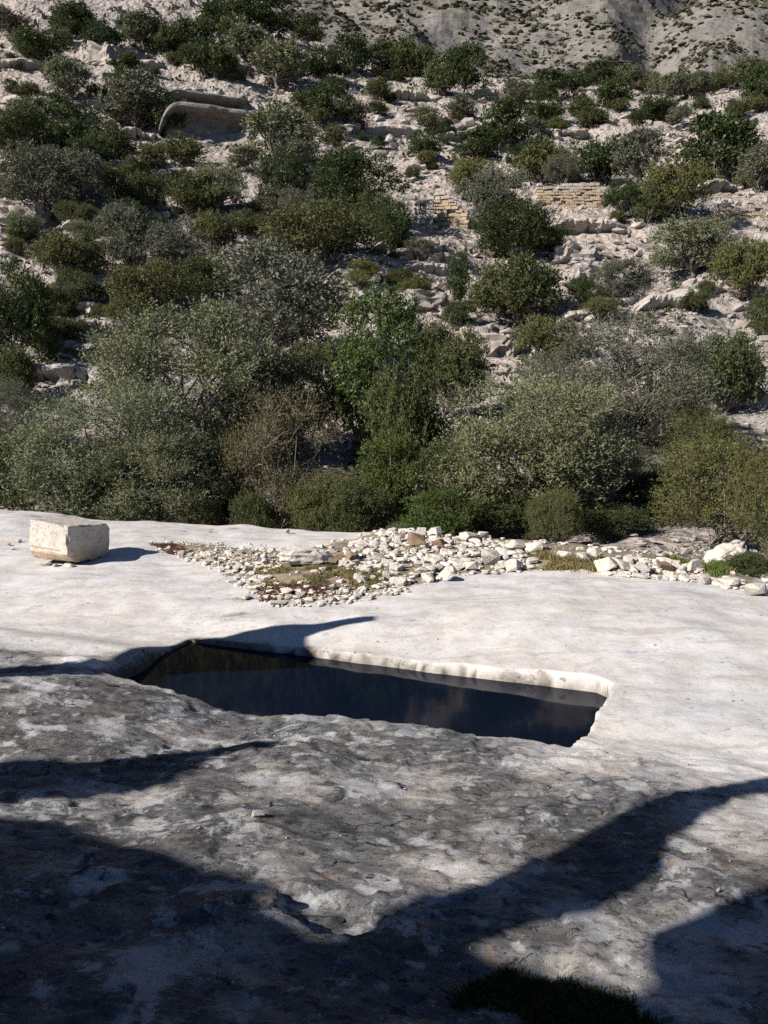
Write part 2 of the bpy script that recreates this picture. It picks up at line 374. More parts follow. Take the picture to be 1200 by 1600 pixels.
def mat_block():
    s = N('cut_block_limestone')
    n2 = s.noise(3.0, 8, 0.68); n3 = s.noise(14, 9, 0.75); n4 = s.noise(60, 5, 0.75)
    zc = s.n('ShaderNodeSeparateXYZ', {0: s.pos}).outputs[2]
    c = s.mix(s.ramp(n2, [(0.42, 0), (0.6, 1)]), (0.56, 0.49, 0.415), (0.47, 0.435, 0.395))
    c = s.mix(s.ramp(n3, [(0.40, 0.75), (0.47, 0)]), c, (0.30, 0.265, 0.23))
    st = s.math('ADD', s.math('MULTIPLY', zc, -2.2), s.math('MULTIPLY', s.math('SUBTRACT', n2, 0.5), 1.6))
    c = s.mix(s.ramp(st, [(0.22, 0), (0.55, 0.75)]), c, (0.46, 0.29, 0.15))
    tp = s.math('ADD', s.math('MULTIPLY', zc, 3.0), s.math('MULTIPLY', s.math('SUBTRACT', n3, 0.5), 2.0))
    c = s.mix(s.ramp(tp, [(0.80, 0), (0.98, 0.6)]), c, (0.36, 0.35, 0.345))
    c = s.mix(s.ramp(n4, [(0.40, 0.6), (0.46, 0)]), c, (0.20, 0.17, 0.15))
    return s.principled(c, 0.9, s.bump(n4, 0.006, 0.8, s.bump(n3, 0.02, 0.8)), 0.2)
def mat_leaf(name, lo, hi, back=None, trans=0.25, gloss=0.5):
    s = N(name)
    tone = s.attr('tone'); rnd = s.n('ShaderNodeObjectInfo').outputs['Random']
    c = s.mix(tone, lo, hi)
    c = s.mix(s.math('MULTIPLY', rnd, 0.35), c, tuple(x * y for x, y in zip(hi, (1.0, 0.85, 0.6))))
    if back:
        g = s.n('ShaderNodeNewGeometry').outputs['Backfacing']; c = s.mix(s.math('MULTIPLY', g, 0.75), c, back)
    p = s.n('ShaderNodeBsdfPrincipled', {'Base Color': c, 'Roughness': gloss, 'Specular IOR Level': 0.15})
    t = s.n('ShaderNodeBsdfTranslucent', {'Color': s.mix(0.5, c, hi)})
    m = s.n('ShaderNodeMixShader', {0: trans, 1: p.outputs[0], 2: t.outputs[0]})
    s.t.links.new(m.outputs[0], s.out.inputs[0]); return s.m
def mat_bark(name, a, b):
    s = N(name); n = s.noise(9, 6, 0.7); c = s.ramp(n, [(0.35, a), (0.65, b)])
    return s.principled(c, 0.9, s.bump(n, 0.03, 0.8), 0.1)
def mat_water():
    s = N('pool_water')
    n = s.noise(5.0, 2, 0.5)
    return s.principled((0.002, 0.005, 0.014), 0.055, s.bump(n, 0.002, 0.15), 0.10, IOR=1.333)

M = dict(
    shelf=mat_shelf(), hill=mat_hill(), mount=mat_mountain(), water=mat_water(),
    rubble=mat_stone('rubble_limestone', (0.62, 0.565, 0.50), (0.49, 0.455, 0.415), (0.40, 0.33, 0.26), 1.0, 0.5),
    brownstone=mat_stone('iron_stained_stone', (0.34, 0.24, 0.16), (0.26, 0.17, 0.12), (0.16, 0.09, 0.06)),
    block=mat_block(),
    outcrop=mat_stone('outcrop_limestone', (0.42, 0.365, 0.32), (0.35, 0.32, 0.30), (0.19, 0.165, 0.145), 0.35, 0.9),
    darkrock=mat_stone('weathered_shade_limestone', (0.21, 0.195, 0.185), (0.19, 0.18, 0.172), (0.09, 0.083, 0.08), 0.25, 0.9),  # weathered rock, its colour darkened further to deepen the overhang's shade
    ochre=mat_stone('ochre_wall_stone', (0.44, 0.325, 0.22), (0.36, 0.30, 0.235), (0.27, 0.20, 0.14), 0.9, 0.8),
    greywall=mat_stone('grey_wall_stone', (0.42, 0.385, 0.35), (0.36, 0.32, 0.28), (0.24, 0.2, 0.17), 0.6, 0.6),
    olive=mat_leaf('olive_leaf', (0.078, 0.089, 0.044), (0.190, 0.206, 0.118), (0.190, 0.204, 0.142), 0.15, 0.6),
    greyolive=mat_leaf('grey_olive_leaf', (0.062, 0.067, 0.045), (0.142, 0.147, 0.104), (0.155, 0.160, 0.122), 0.15, 0.6),
    carob=mat_leaf('carob_leaf', (0.020, 0.033, 0.012), (0.066, 0.090, 0.034), None, 0.25, 0.4),
    carobfresh=mat_leaf('fresh_carob_leaf', (0.036, 0.060, 0.016), (0.110, 0.145, 0.046), None, 0.25, 0.45),
    mastic=mat_leaf('mastic_leaf', (0.036, 0.047, 0.018), (0.098, 0.112, 0.046), None, 0.22, 0.5),
    juniper=mat_leaf('juniper_leaf', (0.055, 0.062, 0.022), (0.130, 0.135, 0.058), None, 0.2, 0.6),
    light=mat_leaf('pale_green_leaf', (0.085, 0.095, 0.028), (0.175, 0.180, 0.062), None, 0.3, 0.5),
    dry=mat_leaf('dry_leaf', (0.062, 0.054, 0.027), (0.135, 0.118, 0.062), None, 0.2, 0.7),
    mountscrub=mat_leaf('mountain_scrub_leaf', (0.072, 0.075, 0.052), (0.10, 0.102, 0.07), None, 0.1, 0.8),
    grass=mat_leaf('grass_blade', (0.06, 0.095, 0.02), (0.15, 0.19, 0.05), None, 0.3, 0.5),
    shadegrass=mat_leaf('shade_grass_blade', (0.022, 0.032, 0.010), (0.06, 0.07, 0.022), None, 0.2, 0.6),  # copy of the grass with the shade put into its darker colour
    drygrass=mat_leaf('dry_grass_blade', (0.13, 0.115, 0.04), (0.28, 0.24, 0.11), None, 0.25, 0.7),
    redplant=mat_leaf('red_groundcover', (0.10, 0.05, 0.045), (0.19, 0.09, 0.075), None, 0.2, 0.7),
    bark=mat_bark('grey_bark', (0.10, 0.085, 0.07), (0.20, 0.175, 0.15)),
    twig=mat_bark('pale_twig', (0.17, 0.145, 0.12), (0.30, 0.265, 0.23)),
)

# ------------------------------------------------------------------ the setting
def spaced(*segs):
    out = []
    for a, b, s in segs:
        n = max(int(round(abs(b - a) / s)), 1); out += list(np.linspace(a, b, n, endpoint=False))
    return np.array(out + [segs[-1][1]])
us = spaced((-16, -7, 0.16), (-7, -2.6, 0.05), (-2.6, 2.5, 0.0155), (2.5, 5, 0.045), (5, 12, 0.14))
vs_ = spaced((-11, -5.2, 0.25), (-5.2, -1.0, 0.026), (-1.0, 0.95, 0.0145), (0.95, 4.5, 0.045), (4.5, 14.5, 0.11))
UU, VV = np.meshgrid(us, vs_)
X = PC[0] + UU * EU[0] + VV * EV[0]; Y = PC[1] + UU * EU[1] + VV * EV[1]
Z = shelf(X, Y)
FLK = sstep(-0.02, 0.05, sdpoly(X, Y, FLAKE[0])) + sstep(-0.02, 0.05, sdpoly(X, Y, FLAKE[1]))
pd = sdpoly(X, Y, POOL); rs = rubble_sd(X, Y)
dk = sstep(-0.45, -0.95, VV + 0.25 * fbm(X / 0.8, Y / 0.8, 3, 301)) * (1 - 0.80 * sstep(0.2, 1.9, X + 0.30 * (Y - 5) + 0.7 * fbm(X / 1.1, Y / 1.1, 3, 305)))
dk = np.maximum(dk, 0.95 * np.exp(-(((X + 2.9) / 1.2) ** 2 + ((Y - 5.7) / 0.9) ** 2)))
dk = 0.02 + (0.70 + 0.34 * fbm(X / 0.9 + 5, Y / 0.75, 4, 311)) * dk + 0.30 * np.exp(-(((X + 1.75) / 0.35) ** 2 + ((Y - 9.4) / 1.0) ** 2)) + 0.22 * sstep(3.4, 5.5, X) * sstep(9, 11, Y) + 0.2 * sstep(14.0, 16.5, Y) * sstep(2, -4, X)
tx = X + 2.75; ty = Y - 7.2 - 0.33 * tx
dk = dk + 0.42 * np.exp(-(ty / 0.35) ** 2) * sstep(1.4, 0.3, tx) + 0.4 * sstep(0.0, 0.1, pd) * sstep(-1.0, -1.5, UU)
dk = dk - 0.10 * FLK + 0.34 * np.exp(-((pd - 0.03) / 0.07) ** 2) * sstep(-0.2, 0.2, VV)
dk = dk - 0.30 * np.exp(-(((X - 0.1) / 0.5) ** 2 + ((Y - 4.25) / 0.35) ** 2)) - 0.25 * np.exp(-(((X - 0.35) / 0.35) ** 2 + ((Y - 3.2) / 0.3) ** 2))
lich = sstep(-0.6, -1.4, VV)
soil = sstep(-0.15, 0.35, rs) * 0.75
wet = sstep(WATER_Z + 0.10, WATER_Z + 0.045, Z + 0.035 * fbm(X / 0.3, Y / 0.3, 3, 8)) * sstep(-0.12, -0.02, pd)
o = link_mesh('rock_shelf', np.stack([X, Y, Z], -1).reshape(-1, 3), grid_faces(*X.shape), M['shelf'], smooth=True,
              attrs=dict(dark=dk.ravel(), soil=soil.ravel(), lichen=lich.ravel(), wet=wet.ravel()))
tag(o, 'broad pale limestone shelf with dark weathered crust around the basin', kind='structure')

# water in the basin
cx = sum(p[0] for p in POOL) / len(POOL); cy = sum(p[1] for p in POOL) / len(POOL)
wv = [(cx, cy, WATER_Z)] + [(cx + (p[0] - cx) * 1.01, cy + (p[1] - cy) * 1.01, WATER_Z) for p in POOL]
n = len(POOL)
o = link_mesh('pool_water', wv, [(0, 1 + i, 1 + (i + 1) % n) for i in range(n)], M['water'])
tag(o, 'still dark blue water filling the rectangular rock basin', kind='structure')

# hillside
cs = np.concatenate([np.linspace(-2.4, -0.72, 40), np.linspace(-0.71, 0.71, 430), np.linspace(0.72, 2.4, 40)]); ys = np.exp(np.linspace(math.log(6.5), math.log(330), 430))
CC, Y = np.meshgrid(cs, ys); X = CC * Y; Z = hill(X, Y)
Z = Z - 0.6 * sstep(20, 8, Y)
o = link_mesh('hillside', np.stack([X, Y, Z], -1).reshape(-1, 3), grid_faces(*X.shape), M['hill'], smooth=False)
tag(o, 'steep stony terraced hillside across the ravine', kind='structure')

# mountain behind
def mount(x, y):
    r = np.interp(y, [210, 260, 330, 430, 560, 750, 1000], [190, 130, 92, 40, -40, -130, -260])
    r = r + 20 * sstep(0.1, 0.45, x / y) * sstep(560, 300, y)
    b = (r - 800) / FPX; z = EYE - y * (SP + b * CP) / (CP - b * SP)
    k = sstep(220, 330, y)
    c = x / y
    rd = lambda v: 0.45 - np.sqrt(v * v + 0.015)
    z = z + k * (12 * fbm(x / 150, y / 190, 4, 401) + 22 * rd(fbm(c * 4.5 - y / 330, y / 520 + 2.0, 2, 421)) + 5 * rd(fbm(c * 12 + y / 220, y / 200, 2, 431)))
    gy = 0.315 + 0.02 * np.sin(y / 40) + 0.05 * (y - 350) / 200
    z = z - 13 * np.exp(-((c - gy) / 0.03) ** 2) * sstep(250, 330, y) + 9 * np.exp(-((c - gy + 0.06) / 0.05) ** 2) * sstep(250, 330, y)      # shaded gully
    q = z / 7 + fbm(x / 40, y / 40, 3, 441); f = q - np.floor(q)
    return z + k * (1.0 * (sstep(0.4, 0.95, f) - f) + 1.2 * fbm(x / 11, y / 16, 3, 461))
cs = np.concatenate([np.linspace(-2.4, -0.72, 25), np.linspace(-0.7, 0.7, 300), np.linspace(0.72, 2.4, 25)]); ys = np.exp(np.linspace(math.log(215), math.log(1000), 170))
CC, Y = np.meshgrid(cs, ys); X = CC * Y; Z = mount(X, Y)
o = link_mesh('mountain', np.stack([X, Y, Z], -1).reshape(-1, 3), grid_faces(*X.shape), M['mount'], smooth=False)
tag(o, 'bare grey mountain slope behind the terraces', kind='structure')

# ------------------------------------------------------------------ rock prototypes
def hull_mesh(name, seed, npt=16, sc=(1, 0.75, 0.6), mat=None):
    rnd = random.Random(seed); bm = bmesh.new()
    for i in range(npt):
        v = Vector((rnd.gauss(0, 1), rnd.gauss(0, 1), rnd.gauss(0, 1))).normalized()
        v = Vector([math.copysign(abs(c) ** 0.62, c) for c in v]) * rnd.uniform(0.42, 0.56)
        bm.verts.new((v.x * sc[0], v.y * sc[1], v.z * sc[2]))
    r = bmesh.ops.convex_hull(bm, input=bm.verts)
    bmesh.ops.delete(bm, geom=[g for g in r['geom_interior'] if isinstance(g, bmesh.types.BMVert)], context='VERTS')
    me = bpy.data.meshes.new(name); bm.to_mesh(me); bm.free()
    if mat: me.materials.append(mat)
    return me
def outcrop_mesh(name, seed, sc=(1, 0.7, 0.45), sub=4, mat=None, box=0.5, amp=0.16):
    bm = bmesh.new(); bmesh.ops.create_icosphere(bm, subdivisions=sub, radius=1)
    off = Vector((seed * 3.1, seed * 1.7, seed * 5.3))
    for v in bm.verts:
        d = v.co.normalized()
        p = Vector([math.copysign(abs(c) ** box, c) for c in d])
        q = Vector((p.x * sc[0] * 2.2, p.y * sc[1] * 2.2, p.z * sc[2] * 2.2)) + off
        k = 1 + amp * 1.6 * mnoise.fractal(q, 0.9, 2.1, 5) + amp * 0.5 * (abs(mnoise.noise(q * 2.3)) - 0.3) + amp * 0.35 * abs(mnoise.noise(q * 6.0))
        layer = 0.05 * math.sin(p.z * 9 + 2 * mnoise.noise(q)) 
        v.co = Vector((p.x * sc[0] * (k + layer), p.y * sc[1] * (k + layer), p.z * sc[2] * k)) * 0.5
    me = bpy.data.meshes.new(name); bm.to_mesh(me); bm.free()
    if mat: me.materials.append(mat)
    return me
def place(me, name, loc, rot, scl, label=None, cat=None, group=None):
    o = bpy.data.objects.new(name, me); COL.objects.link(o)
    o.location = loc; o.rotation_euler = rot; o.scale = scl
    return tag(o, label, cat, group)
RUBS = [hull_mesh('rubble_stone', 100 + i, 13 + i % 6, (1, 0.6 + 0.07 * (i % 5), 0.45 + 0.06 * (i % 4)), M['rubble']) for i in range(16)]
BROWN = [hull_mesh('stained_stone', 200 + i, 14, (1, 0.75, 0.7), M['brownstone']) for i in range(3)]
OUTS = [outcrop_mesh('limestone_outcrop', i + 1, mat=M['outcrop'], box=0.6, amp=0.26) for i in range(7)]
def ledge_mesh(name, seed, mat, cut=1.5):
    """a bedrock step: rounded top, lip, undercut face, both ends dying into the slope (1 long, 1 high)"""
    prof = [(1.6, 1.12), (1.1, 1.10), (0.7, 1.07), (0.4, 1.04), (0.2, 1.0), (0.08, 0.96), (0.0, 0.90), (-0.03, 0.82), (0.0, 0.72), (0.10, 0.62), (0.20, 0.50), (0.26, 0.36), (0.26, 0.2), (0.2, 0.05), (0.14, -0.1), (0.05, -0.35), (-0.1, -0.7)]
    prof = [(py * cut if 0 < pz < 0.75 else py, pz) for py, pz in prof]
    nx = 56; vv = []
    for i in range(nx + 1):
        x = i / nx - 0.5; e = min(1, abs(2 * x)) ** 5
        for j, (py, pz) in enumerate(prof):
            q = Vector((x * 5, py * 1.5, pz * 1.2)) + Vector((seed * 7.1, seed * 3.3, 1.0))
            a = mnoise.noise(Vector((x * 4 + seed * 5, 0.3, 0))); b = mnoise.noise(Vector((x * 11 + seed * 9, 7.3, 0)))
            dn = mnoise.fractal(q * 1.7, 0.9, 2.1, 5)
            jnt = max(0, 0.10 - abs((x * 7 + 0.6 * a * 3 + seed) % 1 - 0.5) * 1.2) * (2.0 if pz < 0.95 else 0.4)     # vertical joints
            y = py + 0.30 * a + 0.12 * b + 0.16 * dn + 0.9 * e + jnt
            z = pz * (1 - 0.25 * max(0, a)) * (1 - e) + (-0.7) * e + 0.07 * dn + (0.10 * b if pz > 0.8 else 0)
            vv.append((x + 0.02 * dn, y, z))
    m = len(prof); ff = [(i * m + j, (i + 1) * m + j, (i + 1) * m + j + 1, i * m + j + 1) for i in range(nx) for j in range(m - 1)]
    o = link_mesh(name, vv, ff, mat, smooth=False); me = o.data; bpy.data.objects.remove(o); return me
LEDGES = [ledge_mesh('limestone_ledge', i + 1, M['outcrop']) for i in range(4)]
def face_mesh(seed, Lm, mat):
    """an overhanging rock band: flat roof, lip, deep recess and a pillar at the right end (metres)"""
    prof = [(7.0, 4.6), (5.0, 4.3), (3.0, 4.1), (1.5, 4.0), (0.5, 3.9), (0.12, 3.75), (0.0, 3.5), (0.05, 3.25), (0.5, 3.1), (1.3, 3.0), (2.2, 2.8), (2.6, 2.3), (2.75, 1.5), (2.75, 0.7), (2.6, 0.0), (1.8, -0.5), (0.6, -0.9), (-0.4, -2.2), (-0.8, -4.0)]
    nx = 64; vv = []
    for i in range(nx + 1):
        t = i / nx; x = (t - 0.5) * Lm; e = abs(2 * t - 1) ** 7
        pil = float(sstep(0.80, 0.86, np.array(t)) * (1 - sstep(0.95, 1.0, np.array(t))))
        for (py, pz) in prof:
            q = Vector((x * 0.35, py * 0.5, pz * 0.6)) + Vector((seed * 7.1, 3.3, 1.0)); dn = mnoise.fractal(q, 0.9, 2.1, 5)
            y = py + 0.5 * mnoise.noise(Vector((x * 0.25 + seed, 0, 0)))
            if 0 < pz < 3.15: y -= (py - 0.25) * pil
            vv.append((x + 0.12 * dn, y + 0.22 * dn + 3.0 * e, pz - 2.6 * e * (pz > 2.5) + 0.14 * dn + 0.25 * mnoise.noise(Vector((x * 0.3 + seed, 5, 0))) * (pz > 2.5)))
    m = len(prof); ff = [(i * m + j, (i + 1) * m + j, (i + 1) * m + j + 1, i * m + j + 1) for i in range(nx) for j in range(m - 1)]
    o = link_mesh('rock_face', vv, ff, mat, smooth=False); me = o.data; bpy.data.objects.remove(o); return me
BOULD = [hull_mesh('hill_boulder', 300 + i, 20, (1, 0.8, 0.65), M['outcrop']) for i in range(8)]
WHITE = [outcrop_mesh('white_boulder', i + 41, (1, 0.7, 0.55), 4, M['rubble'], 0.7, 0.12) for i in range(3)]

# ------------------------------------------------------------------ unseen rock mass added left of and behind the camera, shaped to cast the foreground shade
SH = [(-260, 1040), (0, 1043), (60, 1040), (130, 1034), (190, 1019), (240, 1010), (300, 998), (350, 996), (385, 986), (420, 979), (490, 975), (540, 967), (588, 963), (585, 970), (540, 977), (500, 987), (478, 996),
      (482, 1012), (470, 1034), (400, 1040), (300, 1042), (230, 1042), (160, 1054), (60, 1056), (0, 1058), (-230, 1080), (-230, 1195),
      (0, 1190), (60, 1186), (130, 1192), (200, 1184), (300, 1172), (400, 1158), (455, 1157), (420, 1168), (350, 1178), (315, 1196), (270, 1224), (200, 1240), (130, 1250), (60, 1248), (0, 1254), (-160, 1262), (-160, 1272),
      (0, 1277), (70, 1282), (140, 1298), (210, 1322), (300, 1348), (370, 1366), (430, 1378), (462, 1394), (455, 1416), (470, 1440), (500, 1466), (540, 1468), (580, 1440), (604, 1418), (650, 1402), (720, 1390), (780, 1366), (826, 1340), (880, 1326), (905, 1304),
      (960, 1282), (985, 1260), (1030, 1246), (1064, 1236), (1130, 1226), (1220, 1208), (1400, 1195),
      (1400, 1215), (1215, 1238), (1160, 1246), (1110, 1268), (1066, 1300), (1042, 1322), (1044, 1350), (1020, 1374), (960, 1402), (920, 1426), (860, 1438), (800, 1456), (732, 1482),
      (770, 1500), (830, 1508), (900, 1524), (960, 1546), (1004, 1552), (1016, 1530), (1002, 1500), (1008, 1470), (1040, 1446), (1100, 1420), (1160, 1396), (1220, 1380), (1400, 1350)]
def fpt(px, py):
    p = hit(px, py); return (p.x, p.y)
shp = [fpt(*p) for p in SH]
shp += [(3.6, 2.0), (2.2, 1.0), (1.2, 0.2), (0.6, -1.5), (-1.5, -3.5), (-5, -4.5), (-8, -3), (-9, 1), (-8.6, 5), (-6.5, 7.6)]
# densify and roughen the outline
den = []
for i, a in enumerate(shp):
    b = shp[(i + 1) % len(shp)]; L = math.dist(a, b); k = max(int(L / 0.06), 1)
    for j in range(k):
        den.append((a[0] + (b[0] - a[0]) * j / k, a[1] + (b[1] - a[1]) * j / k))
den = np.array(den)
den = den + 0.014 * np.stack([fbm(den[:, 0] * 4, den[:, 1] * 4, 3, 501), fbm(den[:, 0] * 4, den[:, 1] * 4, 3, 511)], -1)
gx, gy = np.meshgrid(np.arange(-9, 5, 0.16), np.arange(-5, 10, 0.16)); gx = gx.ravel(); gy = gy.ravel()
sdg = sdpoly(gx, gy, den); k = sdg > 0.07
pts = np.vstack([den, np.stack([gx[k], gy[k]], -1)])
res = delaunay_2d_cdt([Vector(p) for p in pts], [(i, (i + 1) % len(den)) for i in range(len(den))], [], 1, 1e-5)
P2 = np.array([(p.x, p.y) for p in res[0]]); F2 = np.array([f for f in res[2] if len(f) == 3])
sdv = np.clip(sdpoly(P2[:, 0], P2[:, 1], den), 0, None)
gz = shelf_base(P2[:, 0], P2[:, 1])
def caster_t(x, y):
    # distance towards the sun: high where it overhangs, coming down to the ground left of and behind the camera
    return 0.1 + 5.9 * sstep(-8.6, -3.6, x + 0.25 * np.clip(3 - y, 0, None)) 
tt = caster_t(P2[:, 0], P2[:, 1])
ts = np.array(TO_SUN)
bul = np.sqrt(sdv * 0.9) * 0.8; rgh = 0.28 * fbm(P2[:, 0] / 0.7, P2[:, 1] / 0.7, 4, 521) * np.clip(sdv * 4, 0, 1)
base = np.stack([P2[:, 0], P2[:, 1], gz], -1)
front = base + ts * (tt - bul * 0.35 + rgh)[:, None]; back = base + ts * (tt + 0.45 + bul * 1.3 + 4.0 * sstep(0.1, 1.6, sdv) + rgh)[:, None]  # thick back added to block more sky light from the shaded foreground
nn = len(P2); vsx = np.vstack([front, back])
ed = {}
for f in F2:
    for a, b in ((f[0], f[1]), (f[1], f[2]), (f[2], f[0])): ed[(a, b)] = 1
bnd = [(a, b) for (a, b) in ed if (b, a) not in ed]
fc = [tuple(f) for f in F2] + [tuple(f[::-1] + nn) for f in F2] + [t for a, b in bnd for t in ((a, a + nn, b), (b, a + nn, b + nn))]
o = link_mesh('cliff', vsx, fc, M['outcrop'], smooth=False)
tag(o, 'unseen rock mass added beside the camera to cast the foreground shadows', kind='structure')
#PART2
# ------------------------------------------------------------------ cut stone block
def lay(px, py):
    return hit(px, py)
bl = lay(107, 888)
bm = bmesh.new(); bmesh.ops.create_cube(bm, size=1)
bmesh.ops.subdivide_edges(bm, edges=bm.edges[:], cuts=19, use_grid_fill=True)
BW, BL, BH = 0.76, 0.92, 0.62
for v in bm.verts:
    x, y, z = v.co; top = z + 0.5
    q = Vector((x * BW, y * BL, z * BH)) * 4.0 + Vector((3, 1, 7))
    px_, py_, pz_ = x * BW, y * BL, z * BH
    rough = 0.010 * mnoise.fractal(q, 0.9, 2.0, 6)
    ax_, ay_, az_ = abs(x) > 0.49, abs(y) > 0.49, abs(z) > 0.49
    chip = max(0, mnoise.noise(q * 1.3 + Vector((9, 2, 4))) - 0.05) * 0.09 if ax_ + ay_ + az_ >= 2 else 0
    if ax_: px_ -= math.copysign(chip + rough, x)
    if ay_: py_ -= math.copysign(chip + rough, y)
    if az_: pz_ -= math.copysign(chip + rough, z)
    if top < 0.24 and y < -0.3:                        # lower front broken away
        c = (0.24 - top) / 0.24
        py_ += (0.10 + 0.12 * max(0, x + 0.2)) * c ** 0.8
    if y < -0.49 and 0.24 < top < 0.31 and x < 0.3: py_ += 0.02
    pz_ += -0.05 * (y + 0.5) * top - 0.03 * (x + 0.5) * top
    v.co = (px_, py_, pz_)
me = bpy.data.meshes.new('cut_stone_block'); bm.to_mesh(me); bm.free(); me.materials.append(M['block'])
ra = math.radians(-22)
ex = Vector((math.cos(ra), math.sin(ra), 0)); ey = Vector((-math.sin(ra), math.cos(ra), 0))
bc = Vector((bl.x, bl.y, 0)) - ex * BW * 0.47 + ey * BL * 0.47
bz = float(shelf(np.array([bc.x]), np.array([bc.y]), False)[0])
o = bpy.data.objects.new('cut_stone_block', me); COL.objects.link(o); o.location = (bc.x, bc.y, bz + BH * 0.5 + 0.045); o.rotation_euler = (0.0, 0.07, ra)
tag(o, 'squared cream limestone block with broken lower edge on the shelf', 'stone block')
for i, (dx, dy, s_, lab) in enumerate([(-0.16, -0.36, 0.2, 'flat pinkish stone wedged under the left front of the cut block'), (0.06, -0.38, 0.12, 'small stone wedged under the middle front of the cut block'),
                                  (0.30, -0.34, 0.18, 'pale flat stone wedged under the right front corner of the cut block'), (0.22, 0.3, 0.2, None), (-0.25, 0.3, 0.2, None)]):
    p = bc + ex * dx + ey * dy; z = float(shelf(np.array([p.x]), np.array([p.y]), False)[0])
    place(RUBS[i], 'wedge_stone', (p.x, p.y, z + 0.025), (0, 0, i * 1.3), (s_, s_, s_ * 0.75), lab or ('stone under the right rear of the cut block', 'stone under the left rear of the cut block')[i - 3], 'stone', 'stones propping the cut block')

# ------------------------------------------------------------------ rubble strip behind the basin
rr = random.Random(11)
def inpoly(x, y, P):
    return float(sdpoly(np.array([x]), np.array([y]), P)[0]) > 0
def stone(px, py, wpx, asp, me, name='rubble_stone', label=None, group=None, lift=0.25, flat=1.0, rz=None):
    p = lay(px, py)
    s = wpx * 0.92 * p.y / FPX
    return place(me, name, (p.x, p.y, p.z + s * lift * flat), (rr.uniform(-.35, .35) * flat, rr.uniform(-.35, .35) * flat, rr.uniform(0, 6.28) if rz is None else rz), (s, s * asp, s * flat), label, 'stone', group)
big = [(475, 882, 84, 0.5, 0.62, 0, 'long flat creamy white slab, largest stone left of the heap'),
       (650, 856, 36, 0.9, 1.2, 1, 'tan cubic stone standing on top of the rubble heap'),
       (600, 835, 17, 0.8, 1.1, 0, 'small pale stone perched alone on the heap crest'),
       (733, 846, 42, 0.7, 0.7, 0, 'pale flat-topped stone at the back crest of the heap'),
       (805, 862, 34, 0.9, 1.1, 0, 'cream pointed stone at the back right of the heap'),
       (835, 862, 36, 0.8, 0.9, 0, 'grey-white stone beside the dark shrub foot'),
       (803, 892, 40, 0.9, 1.05, 0, 'cube-like pale stone casting shade at the front of the heap'),
       (762, 880, 46, 0.8, 0.9, 0, 'big pale rounded stone in the middle of the heap'),
       (720, 888, 38, 0.8, 0.9, 0, 'wedge-shaped pale stone at the heap front'),
       (697, 906, 32, 0.9, 0.95, 0, 'rounded white stone at the lower front corner of the heap'),
       (690, 856, 34, 0.8, 0.8, 1, 'brown slanted stone near the top of the heap'),
       (620, 916, 34, 0.7, 0.8, 0, 'tan stone lying at the front edge of the rubble'),
       (565, 910, 30, 0.8, 0.9, 0, 'creamy stone beside the mossy earth patch'),
       (450, 930, 30, 0.7, 0.8, 0, 'pale flat stone on the red earth patch'),
       (435, 946, 34, 0.6, 0.5, 0, 'yellowish flat stone at the lowest rubble edge'),
       (527, 878, 22, 0.9, 1.3, 1, 'red-brown shaded stone right of the long slab'),
       (548, 878, 22, 0.7, 1.5, 1, 'upright brown stone right of the long slab'),
       (515, 872, 30, 0.8, 0.9, 0, 'white stone touching the right end of the long slab'),
       (945, 895, 36, 0.8, 1.5, 0, 'tall white stone, tallest at the right of the strip'),
       (972, 892, 36, 0.8, 0.9, 0, 'blocky pale stone beside the tall white stone'),
       (1003, 894, 30, 0.8, 0.9, 0, 'grey shaded stone in the right strip'),
       (1040, 892, 44, 0.7, 0.6, 1, 'tan flat stone in the right strip'),
       (1082, 892, 38, 0.8, 0.9, 0, 'white square stone at the right end of the strip'),
       (1098, 912, 28, 0.9, 0.9, 0, 'white stone at the front right end of the strip'),
       (1135, 917, 60, 0.6, 0.6, 0, 'low tan slab at the far right of the strip'),
       (1180, 930, 50, 0.7, 0.8, 0, 'cream slab with a dark crack at the right picture edge'),
       (910, 876, 34, 0.8, 0.7, 0, 'rounded pale stone behind the grassy gap'),
       (880, 874, 34, 0.8, 0.7, 0, 'low pale stone left of the grassy gap'),
       (925, 872, 26, 0.8, 1.3, 0, 'pointed pale stone behind the tall white stone'),
       (660, 898, 30, 0.8, 0.8, 0, 'pale stone in the shaded hollow of the heap'),
       (590, 878, 30, 0.8, 0.9, 0, 'pale stone at the left shoulder of the heap'),
       (388, 890, 22, 0.8, 0.7, 0, 'pale stone at the left end of the rubble'),
       (418, 884, 26, 0.8, 1.0, 0, 'whitish stone just left of the long slab'),
       (382, 936, 24, 0.8, 0.6, 0, 'flat pale stone beside the damp streak')]
for i, (x, y, w, a, f, b, lab) in enumerate(big):
    stone(x, y, w, a + 0.15, BROWN[i % 3] if b else (WHITE[1] if i == 0 else RUBS[i % 16]), 'rubble_stone', lab, 'stones of the rubble strip', 0.28, f, rz=0.2 if i == 0 else None)
DENSE = [(545, 850), (600, 836), (690, 832), (770, 842), (845, 868), (830, 890), (770, 895), (700, 905), (640, 918), (560, 905), (530, 880)]
STRIP = [(930, 878), (1000, 872), (1080, 885), (1120, 905), (1200, 925), (1200, 932), (1100, 912), (1000, 904), (935, 898)]
LEFT = [(240, 856), (330, 862), (430, 868), (440, 885), (400, 930), (352, 905), (320, 885)]
FRONT = [(395, 925), (470, 925), (560, 915), (640, 905), (640, 925), (560, 940), (490, 949), (425, 949)]
zones = [(DENSE, 170, 9, 29, 'pale angular limestone rubble piled in the heap behind the basin'),
         (STRIP, 52, 11, 30, 'pale angular stone in the strip edging the shelf at right'),
         (LEFT, 48, 8, 20, 'small pale stone scattered at the left tail of the rubble'),
         (FRONT, 30, 8, 20, 'small pale stone lining the front of the mossy earth')]
